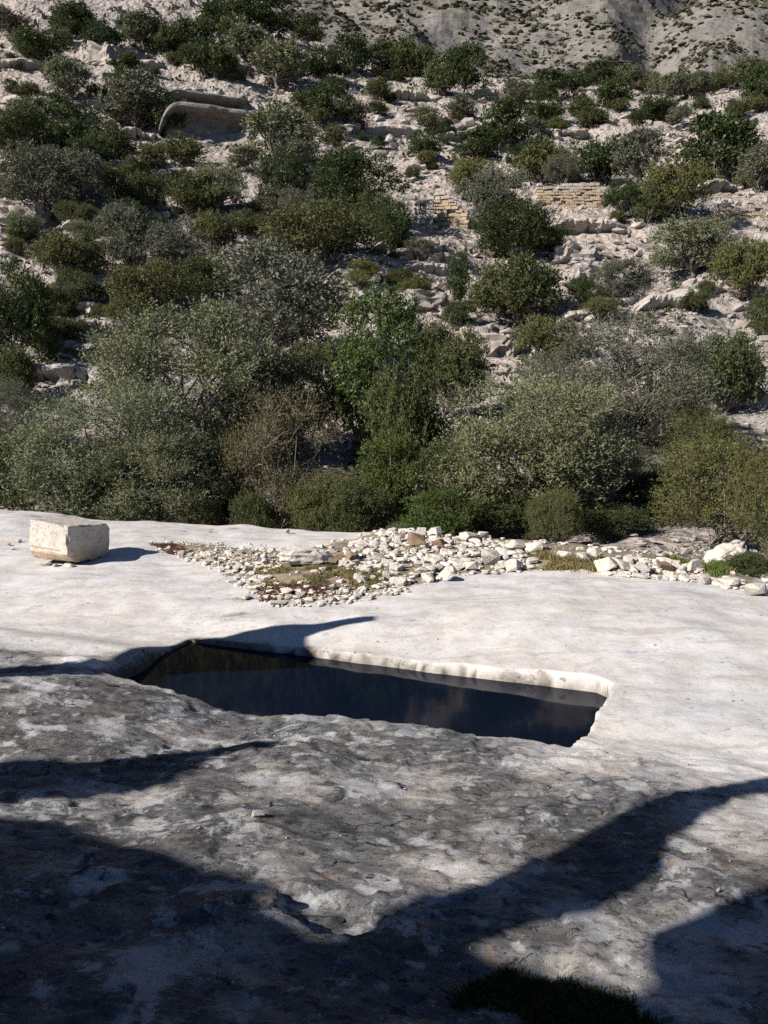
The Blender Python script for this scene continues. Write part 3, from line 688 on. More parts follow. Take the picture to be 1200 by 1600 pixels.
for P, cnt, lo, hi, lab in zones:
    xs = [p[0] for p in P]; ysn = [p[1] for p in P]; c = 0
    while c < cnt:
        x = rr.uniform(min(xs), max(xs)); y = rr.uniform(min(ysn), max(ysn))
        if not inpoly(x, y, P): continue
        c += 1; w = lo + (hi - lo) * rr.random() ** 1.8
        stone(x, y, w, rr.uniform(0.8, 1.2), RUBS[rr.randrange(16)] if rr.random() < 0.98 else BROWN[rr.randrange(3)], 'rubble_stone', lab, lab, rr.uniform(-0.02, 0.34), rr.uniform(0.65, 1.25))
# other single stones
stone(404, 1275, 28, 0.75, RUBS[3], 'loose_stone', 'single pale loose stone lying on the dark foreground rock', None, 0.22, 0.7, 0.3)
stone(1122, 1394, 12, 0.9, RUBS[5], 'loose_pebble', 'tiny white pebble between the shadows at lower right', None, 0.3, 1.0)
stone(329, 832, 12, 0.8, RUBS[6], 'loose_stone', 'lone white pebble on the bare shelf above the rubble tail', None, 0.3, 1.0)
stone(448, 833, 12, 0.8, RUBS[7], 'loose_stone', 'lone pebble near the far edge of the shelf', None, 0.3, 1.0)
for i, (x, y, w, lab) in enumerate([(13, 853, 9, 'leftmost pebble beside the cut block'), (20, 859, 8, 'lower pebble left of the cut block'), (30, 848, 10, 'dark shaded pebble left of the cut block')]):
    stone(x, y, w, 0.8, RUBS[8 + i], 'loose_pebble', lab, 'pebbles left of the block', 0.3, 1.0)
p = lay(1145, 882)
place(WHITE[0], 'white_boulder', (p.x, p.y + 0.3, p.z + 0.12), (0.1, -0.35, 0.3), (0.85, 0.7, 0.75), 'smooth white boulder on the grass below the right bush', 'boulder')
# gravel
gv, gf = [], []
proto = [[tuple(v.co) for v in RUBS[i].vertices] for i in range(6)]; pfa = [[tuple(f.vertices) for f in RUBS[i].polygons] for i in range(6)]
def scatter(P, cnt, lo, hi, rnd):
    xs = [p[0] for p in P]; yy = [p[1] for p in P]
    px = rnd.uniform(min(xs), max(xs), cnt * 3); py = rnd.uniform(min(yy), max(yy), cnt * 3)
    k = sdpoly(px, py, P) > 0; px = px[k][:cnt]; py = py[k][:cnt]
    z = shelf(px, py, False); s = lo + (hi - lo) * rnd.random(len(px)) ** 3
    for x, y, zz, ss, a, j in zip(px, py, z, s, rnd.uniform(0, 6.28, len(px)), rnd.integers(0, 6, len(px))):
        ca, sa = math.cos(a) * ss, math.sin(a) * ss; b = len(gv)
        for (vx, vy, vz) in proto[j]: gv.append((x + vx * ca - vy * sa, y + vx * sa + vy * ca, zz + 0.2 * ss + vz * ss * 0.8))
        gf.extend((b + f[0], b + f[1], b + f[2]) for f in pfa[j] if len(f) == 3)
def wp(P): return [(lambda h: (h.x, h.y))(lay(*p)) for p in P]
scatter(RUB, 1500, 0.03, 0.15, RNG); scatter(wp(DENSE), 1300, 0.04, 0.2, RNG); scatter(wp(LEFT), 500, 0.03, 0.13, RNG)
scatter(wp(STRIP), 500, 0.04, 0.15, RNG); scatter(wp(FRONT), 250, 0.03, 0.12, RNG); scatter(wp([(235, 838), (420, 850), (430, 872), (240, 862)]), 260, 0.02, 0.08, RNG)
o = link_mesh('gravel', gv, gf, M['rubble']); tag(o, 'small limestone chips between the rubble stones', 'gravel', kind='stuff')
gv, gf = [], []
scatter(wp([(-60, 1100), (400, 1130), (900, 1180), (1260, 1150), (1260, 1590), (-60, 1590)]), 420, 0.004, 0.018, RNG); scatter(wp([(0, 900), (330, 930), (600, 950), (1200, 950), (1200, 1150), (980, 1080), (300, 990), (0, 1030)]), 130, 0.006, 0.03, RNG)
o = link_mesh('grit', gv, gf, M['greywall']); tag(o, 'grey grit lying on the bare rock around the basin', 'grit', kind='stuff')

# ------------------------------------------------------------------ grass and ground plants
def blades(name, pts, hgt, wid, mat, label, cat, lean=0.5, per=7):
    pts = np.repeat(np.asarray(pts), per, 0); n = len(pts)
    pts = pts + np.stack([RNG.normal(0, hgt * 0.4, n), RNG.normal(0, hgt * 0.4, n), np.zeros(n)], -1)
    a = RNG.uniform(0, 6.28, n); l = hgt * RNG.uniform(0.5, 1.2, n); ln = RNG.normal(0, lean, (n, 2)) * l[:, None]
    side = np.stack([np.cos(a), np.sin(a), np.zeros(n)], -1) * (wid * RNG.uniform(0.6, 1.3, n))[:, None]
    mid = pts + np.stack([ln[:, 0] * 0.35, ln[:, 1] * 0.35, l * 0.6], -1); tip = pts + np.stack([ln[:, 0], ln[:, 1], l * 0.95], -1)
    v = np.stack([pts - side, pts + side, mid + side * 0.7, tip, mid - side * 0.7], 1).reshape(-1, 3)
    f = np.arange(n)[:, None] * 5 + np.array([0, 1, 2, 3, 4])
    o = link_mesh(name, v, f, mat, attrs=dict(tone=np.repeat(RNG.random(n), 5)))
    return tag(o, label, cat, kind='stuff')
def pts_in(P, cnt, thr=None):
    xs = [p[0] for p in P]; yy = [p[1] for p in P]
    px = RNG.uniform(min(xs), max(xs), cnt * 4); py = RNG.uniform(min(yy), max(yy), cnt * 4)
    k = sdpoly(px, py, P) > 0
    if thr is not None: k &= fbm(px / 0.5, py / 0.5, 3, 71) > thr
    px = px[k][:cnt]; py = py[k][:cnt]; return np.stack([px, py, ground(px, py) - 0.01], -1)
blades('grass', pts_in(wp([(725, 1545), (800, 1520), (880, 1532), (960, 1562), (1060, 1572), (1140, 1610), (1140, 1680), (700, 1680), (690, 1600)]), 2600, -0.10), 0.03, 0.0025, M['shadegrass'], 'shade-darkened grass tuft growing at the foot of the foreground rock', 'grass', 0.5, 6)
blades('grass', pts_in(wp([(1035, 870), (1130, 868), (1165, 885), (1130, 905), (1090, 890)]), 900), 0.10, 0.008, M['grass'], 'bright green grass patch below the white boulder', 'grass', 0.5, 6)
blades('dry_grass', pts_in(wp([(400, 888), (560, 885), (650, 900), (600, 918), (420, 925)]), 900, -0.05), 0.06, 0.006, M['drygrass'], 'sparse yellowing grass on the earth among rubble', 'grass', 0.6, 6)
blades('dry_grass', pts_in(wp([(820, 868), (930, 876), (930, 896), (840, 892)]), 500, -0.1), 0.10, 0.007, M['drygrass'], 'yellow green grass in the gap of the rubble strip', 'grass', 0.5, 6)
blades('red_groundcover', pts_in(wp([(235, 850), (275, 850), (300, 866), (270, 868)]), 260) , 0.05, 0.012, M['redplant'], 'low reddish ground plants beside the cut block shadow', 'ground cover', 0.8, 6)
blades('red_groundcover', pts_in(wp([(400, 920), (520, 915), (500, 932), (410, 940)]), 260), 0.04, 0.010, M['redplant'], 'low reddish ground plants on the mossy earth', 'ground cover', 0.8, 6)
blades('red_groundcover', pts_in(wp([(790, 1508), (880, 1524), (960, 1546), (1000, 1556), (960, 1562), (860, 1534)]), 90, 0.0), 0.022, 0.0025, M['redplant'], 'purple tipped plants along the lit edge of foreground grass', 'ground cover', 0.6, 4)

# ------------------------------------------------------------------ trees
def tube(pts, rad, sides=6):
    pts = [Vector(p) for p in pts]; v = []; f = []
    for i, p in enumerate(pts):
        d = (pts[min(i + 1, len(pts) - 1)] - pts[max(i - 1, 0)]).normalized()
        a = d.orthogonal().normalized(); b = d.cross(a)
        for k in range(sides):
            t = 2 * math.pi * k / sides; v.append(p + (a * math.cos(t) + b * math.sin(t)) * rad[i])
    for i in range(len(pts) - 1):
        for k in range(sides):
            k2 = (k + 1) % sides; f.append((i * sides + k, i * sides + k2, (i + 1) * sides + k2, (i + 1) * sides + k))
    return v, f
def wobble(a, b, n, amp, rnd):
    a = Vector(a); b = Vector(b); L = (b - a).length; out = []
    for i in range(n + 1):
        t = i / n; p = a.lerp(b, t)
        if 0 < i < n: p += Vector((rnd.gauss(0, 1), rnd.gauss(0, 1), rnd.gauss(0, 0.6))) * amp * L
        out.append(p)
    return out
def unit(a): return a / np.maximum(np.linalg.norm(a, axis=-1, keepdims=True), 1e-9)
def tree_proto(name, seed, Wd, Hd, lobes, sprays, per, L, wd, mat, base=0.2, up=0.4, spr=0.3, trunk_r=0.16, stems=1, lobe_r=(0.18, 0.30), twigs=120, flat=0.85, twigmat='bark', tone0=0.0, jit=0.14):
    rnd = random.Random(seed); rg = np.random.default_rng(seed)
    zc = Hd * (base + (1 - base) * 0.5); rz = Hd * (1 - base) * 0.5
    C = []; R = []
    for i in range(lobes):
        th = rnd.uniform(0, 6.28); cz = rnd.uniform(-0.75, 1.0); r = math.sqrt(max(0, 1 - cz * cz * 0.8)) * rnd.uniform(0.35, 1.0) ** 0.5
        q = rnd.uniform(*lobe_r) * Wd * (1.0 - 0.25 * max(cz, 0))
        lim = Wd * 0.5 - q * 0.75
        C.append((math.cos(th) * r * lim, math.sin(th) * r * lim, zc + cz * (rz - q * 0.6 * flat))); R.append(q)
    C = np.array(C); R = np.array(R)
    p = R ** 2; li = rg.choice(lobes, sprays, p=p / p.sum())
    d = unit(rg.normal(0, 1, (sprays, 3))); d[:, 2] = np.where(d[:, 2] < -0.35, -d[:, 2], d[:, 2])
    rad = np.where(rg.random(sprays) < 0.82, rg.uniform(0.72, 1.06, sprays), rg.uniform(0.2, 0.8, sprays))
    # uneven lobes: bites and tufts
    rad *= 1 + 0.22 * np.sin(d[:, 0] * 5 + li) * np.sin(d[:, 1] * 6 + li * 1.7) + 0.16 * rg.normal(0, 1, sprays)
    c = C[li] + d * np.array([1, 1, flat]) * (R[li] * rad)[:, None]
    k = c[:, 2] > 0.05; c = c[k]; d = d[k]; li = li[k]; n = len(c)
    ax = unit(d * 0.7 + np.array([0, 0, up]) + rg.normal(0, 0.45, (n, 3)))
    t = (np.arange(per) + 0.5) / per
    pos = c[:, None, :] + ax[:, None, :] * (spr * rg.uniform(0.6, 1.4, (n, 1)) * (t[None, :] - 0.5))[..., None] + rg.normal(0, spr * jit, (n, per, 3))
    dr = unit(ax[:, None, :] * 0.75 + rg.normal(0, 0.6, (n, per, 3)))
    sd = unit(np.cross(dr, d[:, None, :] * 0.9 + np.array([0, 0, 0.25]) + rg.normal(0, 0.55, (n, per, 3))))
    ll = (L * rg.uniform(0.65, 1.3, (n, per)))[..., None]; ww = (wd * rg.uniform(0.7, 1.25, (n, per)))[..., None] * 0.5
    v = np.stack([pos, pos + dr * ll * 0.45 + sd * ww, pos + dr * ll, pos + dr * ll * 0.45 - sd * ww], 2).reshape(-1, 3)
    f = np.arange(n * per)[:, None] * 4 + np.array([0, 1, 2, 3])
    lt = rg.random(lobes)[li]
    tone = np.clip(0.55 * rg.random(n)[:, None] * np.ones((1, per)) + 0.25 * lt[:, None] + 0.3 * rg.random((n, per)) - 0.05 + tone0, 0, 1)
    crown = link_mesh(name + '_crown', v, f, M[mat], attrs=dict(tone=np.repeat(tone.ravel(), 4)))
    tv, tf = [], []
    def add(vf):
        b = len(tv); tv.extend(vf[0]); tf.extend(tuple(i + b for i in q) for q in vf[1])
    fork = Hd * (base + 0.12)
    for s_ in range(stems):
        a0 = Vector((rnd.gauss(0, 0.02), rnd.gauss(0, 0.02), 0)) * Wd * stems; a1 = Vector((rnd.gauss(0, 0.05) * Wd, rnd.gauss(0, 0.05) * Wd, fork))
        tr = trunk_r / math.sqrt(stems)
        pl = wobble(a0 - Vector((0, 0, 0.5)), a1, 5, 0.05, rnd); add(tube(pl, [tr * (1.5 - 0.18 * i) for i in range(6)], 8))
        for i in range(s_, lobes, stems):
            tgt = Vector(C[i]); pl = wobble(a1, tgt, 4, 0.07, rnd); add(tube(pl, [tr * q for q in (0.6, 0.45, 0.33, 0.22, 0.12)], 5))
    idx = rg.choice(n, min(twigs, n), replace=False)
    for i in idx:
        a = Vector(C[li[i]]).lerp(Vector(c[i]), 0.25); pl = wobble(a, Vector(c[i] + ax[i] * spr * 0.5), 3, 0.08, rnd); add(tube(pl, [trunk_r * q for q in (0.10, 0.075, 0.05, 0.02)], 3))
    trunk = link_mesh(name + '_trunk', [tuple(q) for q in tv], tf, M[twigmat], smooth=True)
    cm, tm = crown.data, trunk.data
    bpy.data.objects.remove(crown); bpy.data.objects.remove(trunk)
    return dict(crown=cm, trunk=tm, w=Wd, h=Hd)
PT = {}
NEAR, MID, FAR = 0, 1, 2
for i in range(2):
    PT[('O', 0, i)] = tree_proto('olive', 10 + i, 6.0, 6.0, 46, 2900, 19, 0.115, 0.037, 'olive', 0.03, 0.6, 0.75, 0.2, 2, (0.10, 0.19), 160, jit=0.06)
    PT[('G', 0, i)] = tree_proto('grey_olive', 20 + i, 6.0, 6.0, 46, 2800, 19, 0.115, 0.037, 'greyolive', 0.03, 0.8, 0.80, 0.18, 3, (0.10, 0.19), 160, jit=0.06)
    PT[('M', 0, i)] = tree_proto('mastic', 30 + i, 4.5, 3.6, 26, 2800, 14, 0.09, 0.050, 'mastic', 0.0, 0.4, 0.28, 0.1, 4, (0.16, 0.26), 120)
    PT[('J', 0, i)] = tree_proto('juniper', 40 + i, 4.5, 3.6, 28, 2900, 15, 0.085, 0.032, 'juniper', 0.0, 0.45, 0.30, 0.1, 5, (0.15, 0.25), 260, twigmat='twig')
PT[('C', 0, 0)] = tree_proto('carob', 50, 5.0, 5.5, 26, 2700, 13, 0.115, 0.068, 'carobfresh', 0.03, 0.3, 0.3, 0.2, 2, (0.16, 0.26), 100)
PT[('D', 0, 0)] = tree_proto('dry_bush', 55, 4.5, 3.6, 24, 1500, 12, 0.09, 0.03, 'dry', 0.0, 0.8, 0.4, 0.1, 7, (0.14, 0.24), 380, twigmat='twig')
for k_, m_, Hd, b_ in (('O', 'olive', 6.0, 0.16), ('G', 'greyolive', 6.0, 0.10), ('C', 'carob', 5.5, 0.06), ('M', 'mastic', 4.2, 0.0), ('J', 'juniper', 4.2, 0.0), ('L', 'light', 5.5, 0.04)):
    for i in range(2 if k_ in 'OGCM' else 1):
        hs = sum(map(ord, k_)) * 7 + i
        PT[(k_, 1, i)] = tree_proto(m_ + '_mid', hs, 6.0, Hd, 26, 1600, 10, 0.20, 0.08, m_, b_, 0.45, 0.42, 0.2, 1 if b_ > 0.1 else 3, (0.15, 0.25), 40)
        PT[(k_, 2, i)] = tree_proto(m_ + '_far', hs + 3, 6.0, Hd, 22, 850, 8, 0.31, 0.15, m_, b_, 0.4, 0.5, 0.2, 1 if b_ > 0.1 else 3, (0.16, 0.27), 16)
NAMES = dict(O='olive_tree', G='grey_olive_tree', C='carob_tree', M='mastic_shrub', J='juniper_shrub', L='pale_green_tree', D='dry_bush')
CATS = dict(O='tree', G='tree', C='tree', M='shrub', J='shrub', L='tree', D='bush')
tr = random.Random(5)
def plant(x, ytop, ybase, w, kind, label, D=None, group=None):
    if D is None:
        p = hit(x, ybase)
        if p is None: return None
    else:
        r = ray(x, 690); xx = r[0] / r[1] * D; p = Vector((xx, D, float(ground(np.array([xx]), np.array([D]))[0])))
    r = ray(x, ytop); zt = EYE + r[2] / r[1] * p.y
    h = max(zt - p.z, 0.25) ; wm = w * p.y / FPX / CP
    h = min(h, wm * 2.2)
    lod = 0 if p.y < 37 else (1 if p.y < 84 else 2)
    kk = kind if (kind, lod, 0) in PT else {'L': 'C', 'D': 'J'}.get(kind, 'M')
    var = [q for q in range(3) if (kk, lod, q) in PT]; pr = PT[(kk, lod, tr.choice(var))]
    root = empty(NAMES[kind], (p.x, p.y, p.z - 0.06 * h)); root.rotation_euler = (tr.gauss(0, 0.04), tr.gauss(0, 0.04), tr.uniform(0, 6.28))
    s = wm / pr['w'] * (1.10 if lod == 0 else 0.98); root.scale = (s, s, h / pr['h'] * (1.08 if lod == 0 else 1.0))
    tag(root, label, CATS[kind], group)
    for nm in ('trunk', 'crown'):
        o = bpy.data.objects.new(nm, pr[nm]); COL.objects.link(o); o.parent = root
    return root
TREES = [
 # thicket right behind the shelf
 (300, 500, 800, 330, 'O', 'largest silvery olive tree behind the cut block', 28), (165, 610, 820, 290, 'O', 'silvery olive tree low behind the left end of the shelf', 22), (395, 545, 800, 170, 'O', 'olive tree filling the gap right of the largest olive', 30),
 (40, 680, 830, 170, 'M', 'dark green shrub at the left edge just behind the shelf', 22.5), (10, 600, 740, 110, 'G', 'dark thin shrub cut by the left picture edge', 30),
 (440, 625, 830, 200, 'D', 'bush with dry brown leaves behind the middle of the shelf', 21), (510, 745, 840, 130, 'J', 'reedy green shrub in front of the brown bush', 19.5),
 (400, 770, 840, 80, 'M', 'low leafy shrub touching the far shelf edge', 19.5), (480, 545, 680, 120, 'J', 'yellowish juniper above the brown bush', 30),
 (440, 380, 590, 250, 'G', 'big grey feathery olive above the thicket', 42), (590, 470, 700, 180, 'C', 'glossy dark green carob tree in the middle of the thicket', 30), 
 (700, 508, 620, 120, 'M', 'dark spreading shrub right of the glossy carob', 36), (640, 590, 850, 140, 'M', 'tall dark shrub below the carob tree', 23), (600, 690, 850, 120, 'C', 'blackish shrub behind the top of the rubble heap', 21), (700, 700, 860, 110, 'M', 'dark shrub left of the silvery right olive', 20.5),
 (815, 590, 840, 300, 'O', 'broad silvery olive in front at right of centre', 20.5), (915, 650, 850, 160, 'O', 'right lower bough of silvery olive beside the dark hollow', 21.5), (985, 505, 740, 270, 'G', 'tall grey olive behind the right front olive', 30), (870, 560, 700, 130, 'G', 'grey olive between the two right olives', 31),
 (765, 770, 860, 150, 'M', 'low green shrub behind the right part of the heap', 19.5), (870, 770, 862, 90, 'J', 'twiggy grey shrub right behind the rubble heap', 18), (240, 680, 830, 220, 'O', 'low silvery olive bough reaching the shelf behind the cut block', 20.8), (350, 690, 830, 120, 'M', 'dark shrub left of the brown bush', 22), (300, 770, 825, 80, 'J', 'tiny olive-green shrub at the shelf edge beyond the rubble tail', 20), (1130, 520, 660, 130, 'M', 'dark mastic shrub on the slope right of the grey olive', 37), (1050, 590, 700, 110, 'M', 'dark shrub at the right flank of the grey olive', 33),
 (1135, 695, 880, 230, 'J', 'olive green bush with bare grey branches at right edge', 16), (1220, 720, 900, 150, 'J', 'bush cut by the right picture edge', 14.5), (1010, 735, 860, 110, 'M', 'shaded shrub inside the dark hollow', 23), (1180, 865, 925, 80, 'M', 'low dark shrub at the far right end of the strip', 12.2), (940, 760, 850, 90, 'M', 'small shaded shrub left of the dark hollow', 21),
 (1000, 700, 830, 130, 'O', 'olive boughs hanging over the dark hollow at right', 26), (960, 790, 860, 110, 'M', 'low dark shrub at the mouth of the hollow', 19), (1060, 760, 860, 120, 'M', 'dark shrub left of the right edge bush', 20), (1090, 640, 740, 110, 'J', 'scrub below the white bare rock', 28),
 (560, 760, 850, 110, 'M', 'dark low shrub behind the left shoulder of the heap', 19), (680, 770, 860, 120, 'C', 'glossy low shrub behind the centre of the heap', 18),
 # slope directly above
 (800, 402, 512, 165, 'M', 'wide dark mastic shrub on bare rock at right of centre', None), (715, 392, 480, 50, 'C', 'slim sapling beside the wide mastic shrub', None), (715, 470, 510, 60, 'M', 'small shrub under the slim sapling', None), (975, 405, 476, 105, 'G', 'grey low shrub below the round olive', None), (1072, 338, 446, 145, 'O', 'round crowned olive standing alone at right', None), (1160, 372, 472, 110, 'J', 'yellowish shrub right of the round olive', None),
 (850, 492, 572, 110, 'J', 'juniper below the wide mastic shrub', None), (627, 420, 450, 48, 'M', 'small dark round shrub on bare rock in the middle', None), (565, 405, 450, 60, 'L', 'bright green shrub right of the feathery olive', None),
 (805, 318, 405, 150, 'C', 'dark green carob with bare stem below the ruined wall', None), (732, 245, 318, 75, 'L', 'yellow green tree beside the ruined gable', None), (778, 255, 380, 110, 'G', 'grey olive between the two ruined walls', None), (860, 352, 395, 80, 'M', 'dark shrub at the right of the bare stemmed carob', None), (1055, 250, 345, 120, 'J', 'yellow tipped tree right of the coursed wall', None), (972, 278, 342, 60, 'C', 'small green tree against the end of the coursed wall', None), (1010, 290, 350, 60, 'M', 'shrub between the coursed wall and yellow tipped tree', None),
 (940, 215, 290, 90, 'C', 'green tree behind the coursed wall', None), (1000, 205, 290, 90, 'G', 'grey olive behind the yellow tipped tree', None), (850, 225, 290, 100, 'J', 'leafy shrub row directly above the ruined walls', None), (885, 238, 295, 70, 'G', 'silver shrub at top of the coursed wall', None), (830, 218, 265, 80, 'C', 'dark tree above the left ruined wall', None),
 (1125, 178, 285, 140, 'C', 'large dark green tree at the right on the terrace', None), (1188, 225, 300, 80, 'G', 'grey olive at the right edge above the low wall', None), (1200, 455, 530, 70, 'M', 'shrub at the right edge below the yellowish shrub', None),
 (560, 235, 345, 165, 'C', 'broad bright green carob left of the ruined gable', None), (440, 232, 345, 95, 'C', 'dark carob with visible trunk left of the broad carob', None), (345, 250, 338, 92, 'O', 'small round olive with dark trunk on the stony terrace', None), (500, 318, 420, 190, 'J', 'wide juniper mass above the feathery olive', None), (615, 315, 400, 70, 'C', 'dark shrub below the broad carob', None), (585, 300, 380, 80, 'M', 'dark shrub under the right flank of the broad carob', None),
 (430, 165, 262, 115, 'O', 'olive right of the dark rock face', None), (470, 200, 275, 90, 'G', 'greyish olive hanging behind the dark carob', None), (205, 318, 430, 100, 'G', 'pale grey olive above the left rocks', None), (280, 340, 440, 110, 'G', 'feathery pale olive left of the wide juniper', None), (335, 330, 400, 80, 'J', 'low shrub beneath the small round olive', None), (110, 365, 440, 120, 'J', 'yellow green shrub above the left rock ledges', None), (240, 408, 500, 150, 'J', 'wide scrub below the pale olives', None), (330, 395, 470, 110, 'M', 'mastic shrub beside the feathery big olive', None), (200, 465, 515, 70, 'J', 'small juniper on the left rock ledges', None),
 (60, 225, 355, 150, 'G', 'shaded dark olive at the left edge', None), (130, 235, 350, 100, 'G', 'shaded olive next to the left edge olive', None), (20, 400, 590, 130, 'C', 'dark shaded tree at left edge above the ledges', None), (45, 420, 540, 90, 'L', 'greenish tree in front of the dark left tree', None), (70, 500, 560, 60, 'M', 'small shrub at the foot of the dark left tree', None), (40, 590, 625, 40, 'L', 'little bright shrub below the left ledges', None), (20, 540, 640, 80, 'M', 'dark shrub at left edge under the ledges', None),
 # upper left slope
 (110, 90, 168, 78, 'O', 'tidy round olive on the upper left terrace', None), (225, 25, 78, 72, 'O', 'small round olive near the top left', None), (70, 50, 105, 95, 'C', 'dark tree top left above the round olive', None), (20, 15, 60, 70, 'G', 'grey tree in the top left corner', None), (160, 30, 85, 60, 'C', 'dark shrub beside the ochre boulder', None), (215, 120, 210, 120, 'G', 'large grey olive left of the dark rock face', None), (130, 170, 250, 110, 'C', 'blackish tree below the tidy olive', None), (40, 165, 245, 100, 'C', 'blackish shrubs at the left edge', None), (175, 195, 260, 90, 'M', 'dark scrub under the grey olive', None), (285, 212, 258, 70, 'J', 'scrub at the foot of the dark rock face', None), (265, 150, 215, 60, 'C', 'dark shrub against left end of rock face', None),
 (350, 0, 55, 80, 'C', 'dark tree at top near the skyline', None), (420, -15, 60, 100, 'C', 'dark tree clump on the left ridge', None), (480, 25, 70, 60, 'C', 'dark tree at the ridge end', None), (390, 45, 110, 80, 'O', 'olive on the upper ridge slope', None), (435, 70, 145, 100, 'O', 'silver olive above the dark rock face', None), (340, 75, 125, 60, 'M', 'shrub left of the silver ridge olive', None), (300, 30, 75, 70, 'M', 'shrub below the top left skyline trees', None), (265, 40, 90, 60, 'M', 'shrub right of the small top olive', None), (120, 10, 45, 70, 'M', 'shrub at the very top left', None),
 (515, 125, 195, 80, 'C', 'dark tree on the middle of the ridge flank', None), (550, 150, 205, 60, 'G', 'grey olive beside the dark ridge flank tree', None), (480, 140, 180, 60, 'M', 'shrub left of the ridge flank tree', None), (550, 55, 115, 70, 'C', 'dark pointed tree on the skyline ridge', None), (600, 70, 115, 60, 'C', 'second dark tree on the skyline ridge', None), (645, 65, 120, 70, 'M', 'low dark tree on the skyline ridge', None), (725, 68, 150, 70, 'C', 'tall dark tree standing against the mountain', None), (690, 95, 150, 60, 'M', 'shrub left of the tall dark skyline tree', None),
 (670, 165, 210, 55, 'O', 'small olive on the stony middle slope', None), (665, 205, 250, 60, 'C', 'black shrub below the small middle olive', None), (745, 205, 255, 80, 'C', 'dark shrub in the middle slope', None), (785, 165, 235, 100, 'C', 'dark clump in the middle of upper slope', None), (850, 145, 200, 70, 'C', 'dark tree above the terrace walls', None), (720, 150, 190, 55, 'G', 'grey shrub on the stony middle slope', None), (810, 135, 175, 60, 'G', 'grey olive near the upper terrace', None),
 (960, 115, 172, 55, 'C', 'dark tree in front of pale upper terrace', None), (1020, 150, 190, 60, 'C', 'dark tree right on pale upper terrace', None), (910, 150, 185, 50, 'M', 'shrub on the pale upper terrace', None), (925, 170, 200, 55, 'M', 'shrub below the pale upper terrace', None), (1085, 120, 155, 50, 'O', 'olive with cast shadow on pale right terrace', None), (1185, 100, 170, 60, 'C', 'dark tree at the right edge on upper terrace', None), (1060, 165, 200, 40, 'G', 'small grey shrub on right terrace', None), (1150, 155, 185, 40, 'M', 'small shrub right terrace near the edge', None),
]
for t in TREES:
    plant(t[0], t[1], t[2], t[3], t[4], t[5], t[6], 'trees and shrubs of the ravine and slope')
# the tree belt along the upper terraces in front of the mountain
bx = 810
i = 0
while bx < 1215:
    w = tr.uniform(34, 62); yb = 150 + 12 * math.sin(bx / 40) - 0.035 * (bx - 810) * (1 if bx < 1000 else 0.6); k = tr.choice('COGOC')
    i += 1
    plant(bx, yb - w * 0.75, yb, w, k, ['first', 'second', 'third', 'fourth', 'fifth', 'sixth', 'seventh', 'eighth', 'ninth', 'tenth', 'eleventh', 'twelfth', 'thirteenth', 'fourteenth', 'fifteenth', 'sixteenth', 'seventeenth', 'eighteenth', 'nineteenth', 'twentieth'][min(i, 20) - 1] + ' tree from the left in the belt below the mountain', None, 'tree belt below the mountain')
    bx += w * 0.55
# loose shrubs filling the slope
USED = set()
def beside(x, y, what, maxd=170):
    """describe a small thing by the nearest described tree"""
    best = sorted(TREES, key=lambda t: (t[0] - x) ** 2 + ((t[1] + t[2]) / 2 - y) ** 2)[:4]
    for t in best:
        dx = x - t[0]; dy = y - (t[1] + t[2]) / 2
        if math.hypot(dx, dy) > maxd: continue
        ang = math.degrees(math.atan2(-dy, dx)) % 360
        rel = ['right of', 'up and right of', 'above', 'up and left of', 'left of', 'down and left of', 'below', 'down and right of'][int((ang + 22.5) // 45) % 8]
        core = t[5].split(); lab = what + ' ' + rel + ' the ' + ' '.join(core)
        if lab not in USED and len(lab.split()) <= 16: USED.add(lab); return lab
    return None
def hidden(x, y):
    if (640 < x < 740 and 300 < y < 390) or (830 < x < 950 and 285 < y < 370) or (1110 < x < 1200 and 310 < y < 370): return True
    return any(abs(x - t[0]) < t[3] * 0.5 and t[1] < y < t[2] - 4 for t in TREES)
# denser dark trees and shaded ledges on the left spur
n = 0
for _ in range(3000):
    if n >= 34: break
    x = tr.uniform(0, 520); y = tr.uniform(60, 400)
    if (260 < x < 420 and 130 < y < 265) or (300 < x < 390 and y > 280) or (60 < x < 160 and 90 < y < 185): continue
    if y < 20 + max(0, x - 430) * 0.4: continue
    w = tr.uniform(45, 85) * (0.7 + y / 700); k = tr.choice('CCCGOM')
    lab = beside(x, y - w * 0.4, {'C': 'dark tree', 'G': 'greyish tree', 'O': 'olive tree', 'M': 'dark shrub'}[k])
    if lab is None: continue
    n += 1
    plant(x, y - w * tr.uniform(0.6, 0.9), y, w, k, lab, None, 'trees on the left spur')
n = 0
for _ in range(4000):
    if n >= 90: break
    x = tr.uniform(0, 1200); y = tr.uniform(90, 540)
    ridge = 20 + max(0, (x - 430)) * 0.34 if x < 820 else 150
    if y < ridge + 20 or hidden(x, y): continue
    if 580 < x < 1200 and 350 < y < 560 and tr.random() < 0.75: continue
    if 260 < x < 420 and 130 < y < 260: continue
    w = tr.uniform(16, 46) * (0.6 + y / 500); k = tr.choice('MMJCG')
    lab = beside(x, y - w * 0.35, {'M': 'small dark shrub', 'J': 'small olive-green shrub', 'C': 'small deep green shrub', 'G': 'small grey shrub'}[k])
    if lab is None: continue
    n += 1
    plant(x, y - w * tr.uniform(0.55, 0.85), y, w, k, lab, None, 'small slope shrubs')

